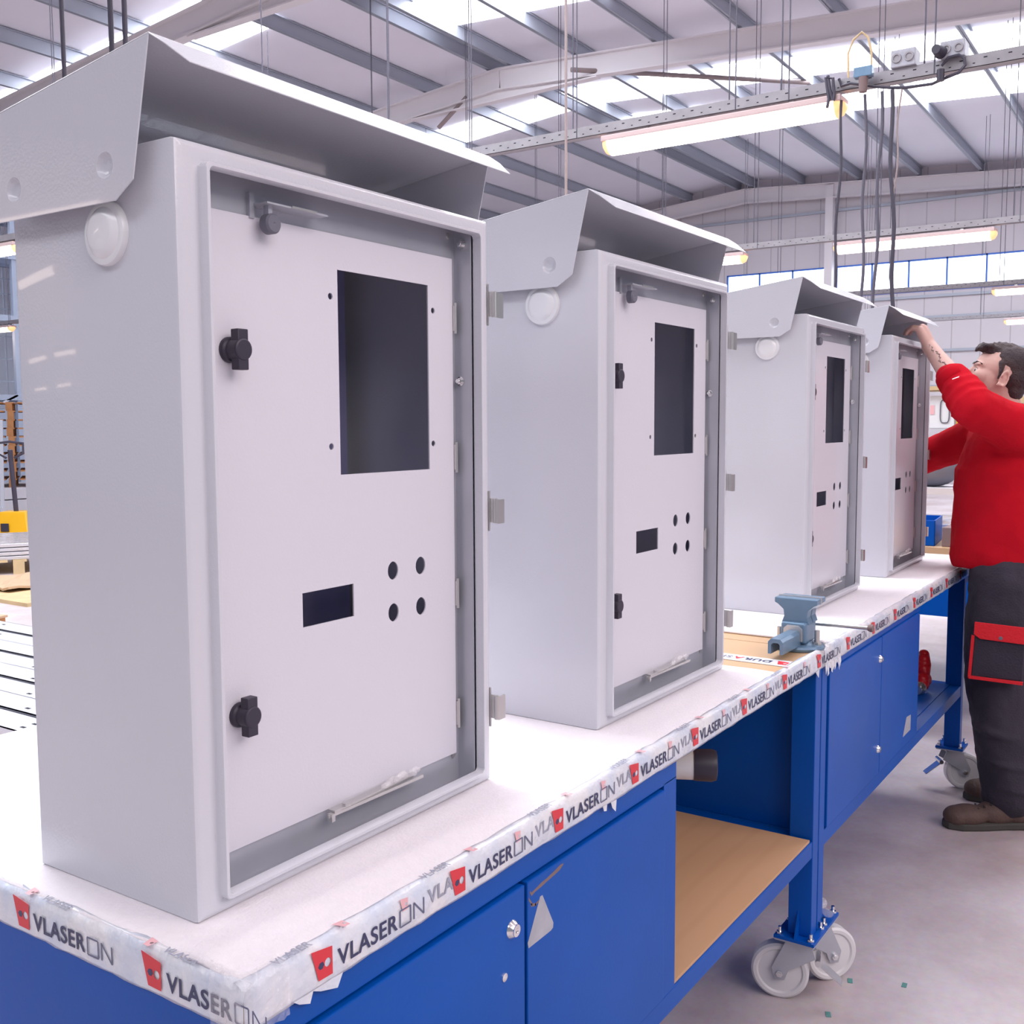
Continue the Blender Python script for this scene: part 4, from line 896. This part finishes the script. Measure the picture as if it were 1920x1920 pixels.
m = MB(); m.box(0,.6,0,.02,0,.07).box(0,.6,.58,.60,0,.07).box(0,.02,0,.6,0,.07).box(.58,.6,0,.6,0,.07).box(.2,.22,0,.6,.03,.07).box(.4,.42,0,.6,.03,.07).beam((0,.55,.075),(.6,.1,.075),.02,.01)
m.build('frame_bars','aluminium',fr)
bo = thing('water_bottle', 'clear plastic bottle with blue bands on the third bench', 'bottle', (5.80,.68,.841))
MB().lathe((0,0,0),(0,0,1),[(0,0),(0,.075),(.01,.08),(.10,.08),(.11,.074),(.12,.08),(.20,.078),(.25,.03),(.275,.018),(.275,0)],24).build('bottle_body','bottle_plastic',bo,smooth=True)
MB().cyl((0,0,.12),(0,0,.15),.081).build('bottle_label','bag_blue',bo,smooth=True); MB().cyl((0,0,.275),(0,0,.30),.02).build('bottle_cap','bag_blue',bo,smooth=True)
su = thing('shelf_unit', 'pale shelf unit with wooden top far behind the bench, holding the white case', 'shelf unit', (7.2,.36,0))
MB().box(-.03,.43,-.03,1.0,1.62,1.645).build('top_board','pale_wood',su); MB().box(0,.40,0,.97,1.35,1.37).build('shelf','wall_grey',su)
for (x, y) in ((0,.0),(.36,.0),(0,.93),(.36,.93)): MB().box(x,x+.04,y,y+.04,0,1.62).build('upright','wall_grey',su)
cb = thing('white_case', 'white flat enclosure with an oval handle loop on the far shelf unit', 'enclosure', (7.24,.735,1.372))
MB().box(0,.12,-.078,.075,0,.212,bev=.004).build('case_body','white_plastic',cb)
MB().tube([(-.006,.028*math.copysign(abs(math.cos(a))**.5, math.cos(a))-.02,.11+.075*math.copysign(abs(math.sin(a))**.5, math.sin(a))) for a in [i*2*PI/24+.01 for i in range(25)]],.0035).build('handle_loop','grey_plastic',cb)
MB().box(-.004,0,.045,.072,.09,.15).build('notice','pink_ink',cb)
lv = thing('yellow_box', 'small yellow box with a black knob on the far shelf beside the man', 'box', (7.24,.617,1.372)); MB().box(0,.06,-.027,.027,0,.080,bev=.003).build('box_body','yellow_paint',lv); MB().lathe((0,-.012,.03),(-1,0,0),[(0,.012),(.006,.011),(.006,0)],16).build('knob','black_plastic',lv,smooth=True)
sh = thing('tool_cabinet', 'pale tool cabinet with a wooden top strip far behind the man', 'cabinet', (8.6,-.6,0)); MB().box(0,.5,0,1.4,0,1.55).build('cabinet_body','wall_grey',sh); MB().box(-.02,.52,-.02,1.42,1.55,1.60).build('cabinet_top','pale_wood',sh)
tag(MB().ell((6.7,.66,1.13),.11,.15,.11).build('dark_bundle','grey_plastic',smooth='all'), 'dark bundle behind the cabinet under the man\'s elbow', 'bundle')
bpy.data.objects['dark_bundle'].location = (0,0,0)
st = thing('tool_trolley', 'grey trolley carrying the dark bundle behind the third bench', 'trolley', (6.55,.45,0)); MB().box(0,.4,0,.45,.98,1.02).build('trolley_top','wall_grey',st)
for (x, y) in ((0,0),(.36,0),(0,.41),(.36,.41)): MB().box(x,x+.04,y,y+.04,0,.98).build('leg','wall_grey',st)

# ================================================================= LEFT BACKGROUND
def along(x): return 1.69*x-.72
# aluminium profiles on a low stillage
for i in range(8):
    x = 1.98+.140*i; m = MB(); z = .300+.006*(i%2)
    o = MB().box(x,x+.133,2.0,4.75,z,z+.004).box(x,x+.004,2.0,4.75,z,z+.045).box(x+.129,x+.133,2.0,4.75,z,z+.045).box(x,x+.133,2.0,4.75,z+.041,z+.045).build('metal_profile','aluminium')
    tag(o, 'punched silver profile, %s of the row on the stillage counted away from the bench' % ['first','second','third','fourth','fifth','sixth','seventh','eighth','ninth'][i], 'metal profile', 'silver profiles on the stillage')
    m = MB()
    for k in range(6):
        for dx in (.03,.075): m.box(x+dx,x+dx+.012,2.3+.42*k+.2*(i%2),2.325+.42*k+.2*(i%2),z+.0450,z+.0458)
    m.build('punched_holes','hole_black',o)
sg = thing('stillage', 'low wooden stillage under the silver profiles', 'stillage', (1.95,2.0,0)); MB().box(0,1.15,0,2.7,.26,.298).build('deck','pale_wood',sg)
for (x, y) in ((.02,.05),(1.03,.05),(.02,2.5),(1.03,2.5)): MB().box(x,x+.08,y,y+.08,0,.26).build('leg','pale_wood',sg)
bx = thing('cardboard_box', 'small brown box on the floor at the left frame edge', 'box', (3.55,5.72,0), .2); MB().box(-.25,.16,0,.35,0,.17).build('box_body','pallet_wood',bx); MB().box(-.26,.17,-.01,.36,.17,.185).build('box_lid','kraft',bx)
def pallet(loc, rot, label, mt='pallet_wood', grp=None):
    t = thing('wooden_pallet', label, 'pallet', loc, rot, grp)
    m = MB()
    for k in range(5): m.box(-.6,.6,-.4+.165*k,-.4+.165*k+.12,.118,.14)
    m.build('deck_boards', mt, t)
    for y in (-.4,-.05,.3):
        m = MB().box(-.6,.6,y,y+.1,0,.02)
        for x in (-.6,-.07,.46): m.box(x,x+.14,y,y+.1,.02,.118)
        m.build('runner', mt, t)
    return t
P0 = pallet((5.85,9.2,0), math.radians(60), 'pale pallet carrying the film-wrapped sheets', 'pale_wood')
ws = thing('wrapped_sheets', 'stack of sheets in shiny film on the pale pallet', 'wrapped stack', (5.85,9.2,.14), math.radians(60))
for k in range(4): MB().box(-.58,.58,-.42,.42,.001+.04*k,.034+.04*k,bev=.006).build('sheet_pack','wrap_silver',ws)
tag(MB().box(4.55,5.75,6.9,8.35,0,.03).build('floor_board','pale_wood'), 'flat plywood boards lying on the floor before the wrapped stack', 'board')
m = MB(); rnd = random.Random(6); G_ = [[m.bm.verts.new((4.75+.09*i,7.5+.09*j,.05+rnd.uniform(0,.04))) for i in range(10)] for j in range(9)]
for a_, b_ in zip(G_, G_[1:]):
    for i in range(9): m.bm.faces.new((a_[i],a_[i+1],b_[i+1],b_[i]))
o = m.build('crumpled_paper','kraft'); md = o.modifiers.new('s','SOLIDIFY'); md.thickness = .02; md.offset = -1; tag(o, 'crumpled brown paper heaped on the plywood boards', 'paper')
pj = thing('pallet_jack', 'yellow pallet jack with tall black handle', 'pallet jack', (7.25,11.55,0), math.radians(35))
MB().quadbox([(-.18,-.22,.06),(.18,-.22,.06),(.18,.22,.06),(-.18,.22,.06),(-.10,-.16,.36),(.12,-.16,.36),(.12,.16,.36),(-.10,.16,.36)],.02).build('jack_body','yellow_paint',pj)
MB().box(-.182,-.178,.02,.12,.12,.22).build('warning_label','black_plastic',pj)
MB().cyl((0,0,.3),(-.10,0,1.12),.028).build('handle_shaft','rubber_cable',pj,smooth=True)
MB().tube([(-.10,-.05,1.02),(-.10,-.16,1.08),(-.10,-.16,1.20),(-.10,0,1.22),(-.10,.16,1.20),(-.10,.16,1.08),(-.10,.05,1.02)],.016).build('handle_grip','rubber_cable',pj)
for y in (-.17,.17): MB().cyl((0,y-.03,.06),(0,y+.03,.06),.06).build('wheel','rubber_cable',pj,smooth=True)
MB().box(.18,1.3,-.26,-.12,.05,.11).box(.18,1.3,.12,.26,.05,.11).build('forks','yellow_paint',pj)
for (k, z) in enumerate((0,.2)):
    tag(MB().box(9.1,11.0,15.7,17.4,z,z+.185,bev=.01).build('sheet_bundle','wall_grey'), ('lower' if k == 0 else 'upper')+' grey bundle of sheets beneath the orange pallets', 'bundle')
for k in range(10): pallet((10.1,16.4,.386+.142*k), math.radians(57+(k%3)*1.0), 'orange wooden pallet, number %s of the tall pile counted upward' % ['one','two','three','four','five','six','seven','eight','nine','ten'][k], grp='orange pallets in the tall pile')
lt = thing('step_ladder', 'pale grey ladder leaning by the orange pallets', 'ladder', (8.6,14.2,0)); 
MB().beam((0,0,0),(.1,.1,1.5),.05,.03).beam((-.25,.25,0),(-.12,.3,1.5),.05,.03).build('ladder_rail','aluminium',lt)
m = MB(); [m.beam((.02*k,.02*k,.25*k+.2),(-.23+.02*k,.26,.25*k+.2),.03,.02) for k in range(5)]; m.build('ladder_rungs','aluminium',lt)
rk = thing('storage_rack', 'tall pale steel storage rack against the far left wall', 'rack', (11.2,18.6,0))
for x in (-1.6,0.35,2.2):
    for y in (0,1.0): MB().box(x,x+.09,y,y+.08,0,5.6).build('upright','rack_blue',rk)
for z in (1.9,3.42,4.6,5.4): MB().box(-1.6,2.3,-.02,.03,z,z+.11).box(-1.6,2.3,1.0,1.05,z,z+.11).box(-1.6,2.3,0,1.0,z+.05,z+.07).build('shelf_beam','rack_blue',rk)
m = MB()
for z in (2.3,2.75,3.2,3.75,4.05,4.35,4.9): m.box(-1.6,2.3,1.02,1.03,z,z+.02)
for k in range(16): m.box(-1.5+.25*k,-1.49+.25*k,1.02,1.03,2.0,5.4)
m.build('mesh_back','rack_blue',rk)
MB().beam((-1.5,0,1.1),(.35,0,2.0),.04,.04).build('brace','aluminium',rk)
bs = thing('film_roll', 'white roll of film with a blue end standing on the rack shelf', 'roll', (11.0,18.9,2.01)); MB().cyl((0,0,0),(.12,0,.95),.16,.12).build('roll_body','white_plastic',bs,smooth=True); MB().lathe((.12,0,.95),(0.12,0,1),[(0,.13),(.06,.14),(.10,.08),(.11,0)],20).build('roll_cap','bag_blue',bs,smooth=True)
tag(MB().ell((11.95,18.8,2.12),.13,.13,.12).build('red_ball','red_plastic',smooth='all'), 'small red bundle on the rack shelf', 'bundle')
tag(MB().box(10.0,12.6,18.8,19.4,4.72,5.0,bev=.02).build('long_package','grey_plastic'), 'dark long package on the upper rack shelf', 'package')
tag(MB().box(9.9,13.2,18.75,19.5,.0,1.75,bev=.02).build('blue_container','rack_blue'), 'slate blue container inside the rack bottom', 'container')

# floor scraps
for i, (x, y, a) in enumerate(((2.553,-.045,.3),(2.607,-.165,.1),(2.371,-.045,.4))):
    tag(MB().box(-.011,.011,-.006,.006,.0,.0012).build('tape_scrap','green_tape',loc=(x,y,.0002),rot=(0,0,a)), ['green tape scrap on the floor under the rear bench wheel','green tape scrap on the floor furthest right of the wheels','green tape scrap on the floor nearest the camera'][i], 'tape scrap', 'green tape scraps on the floor')
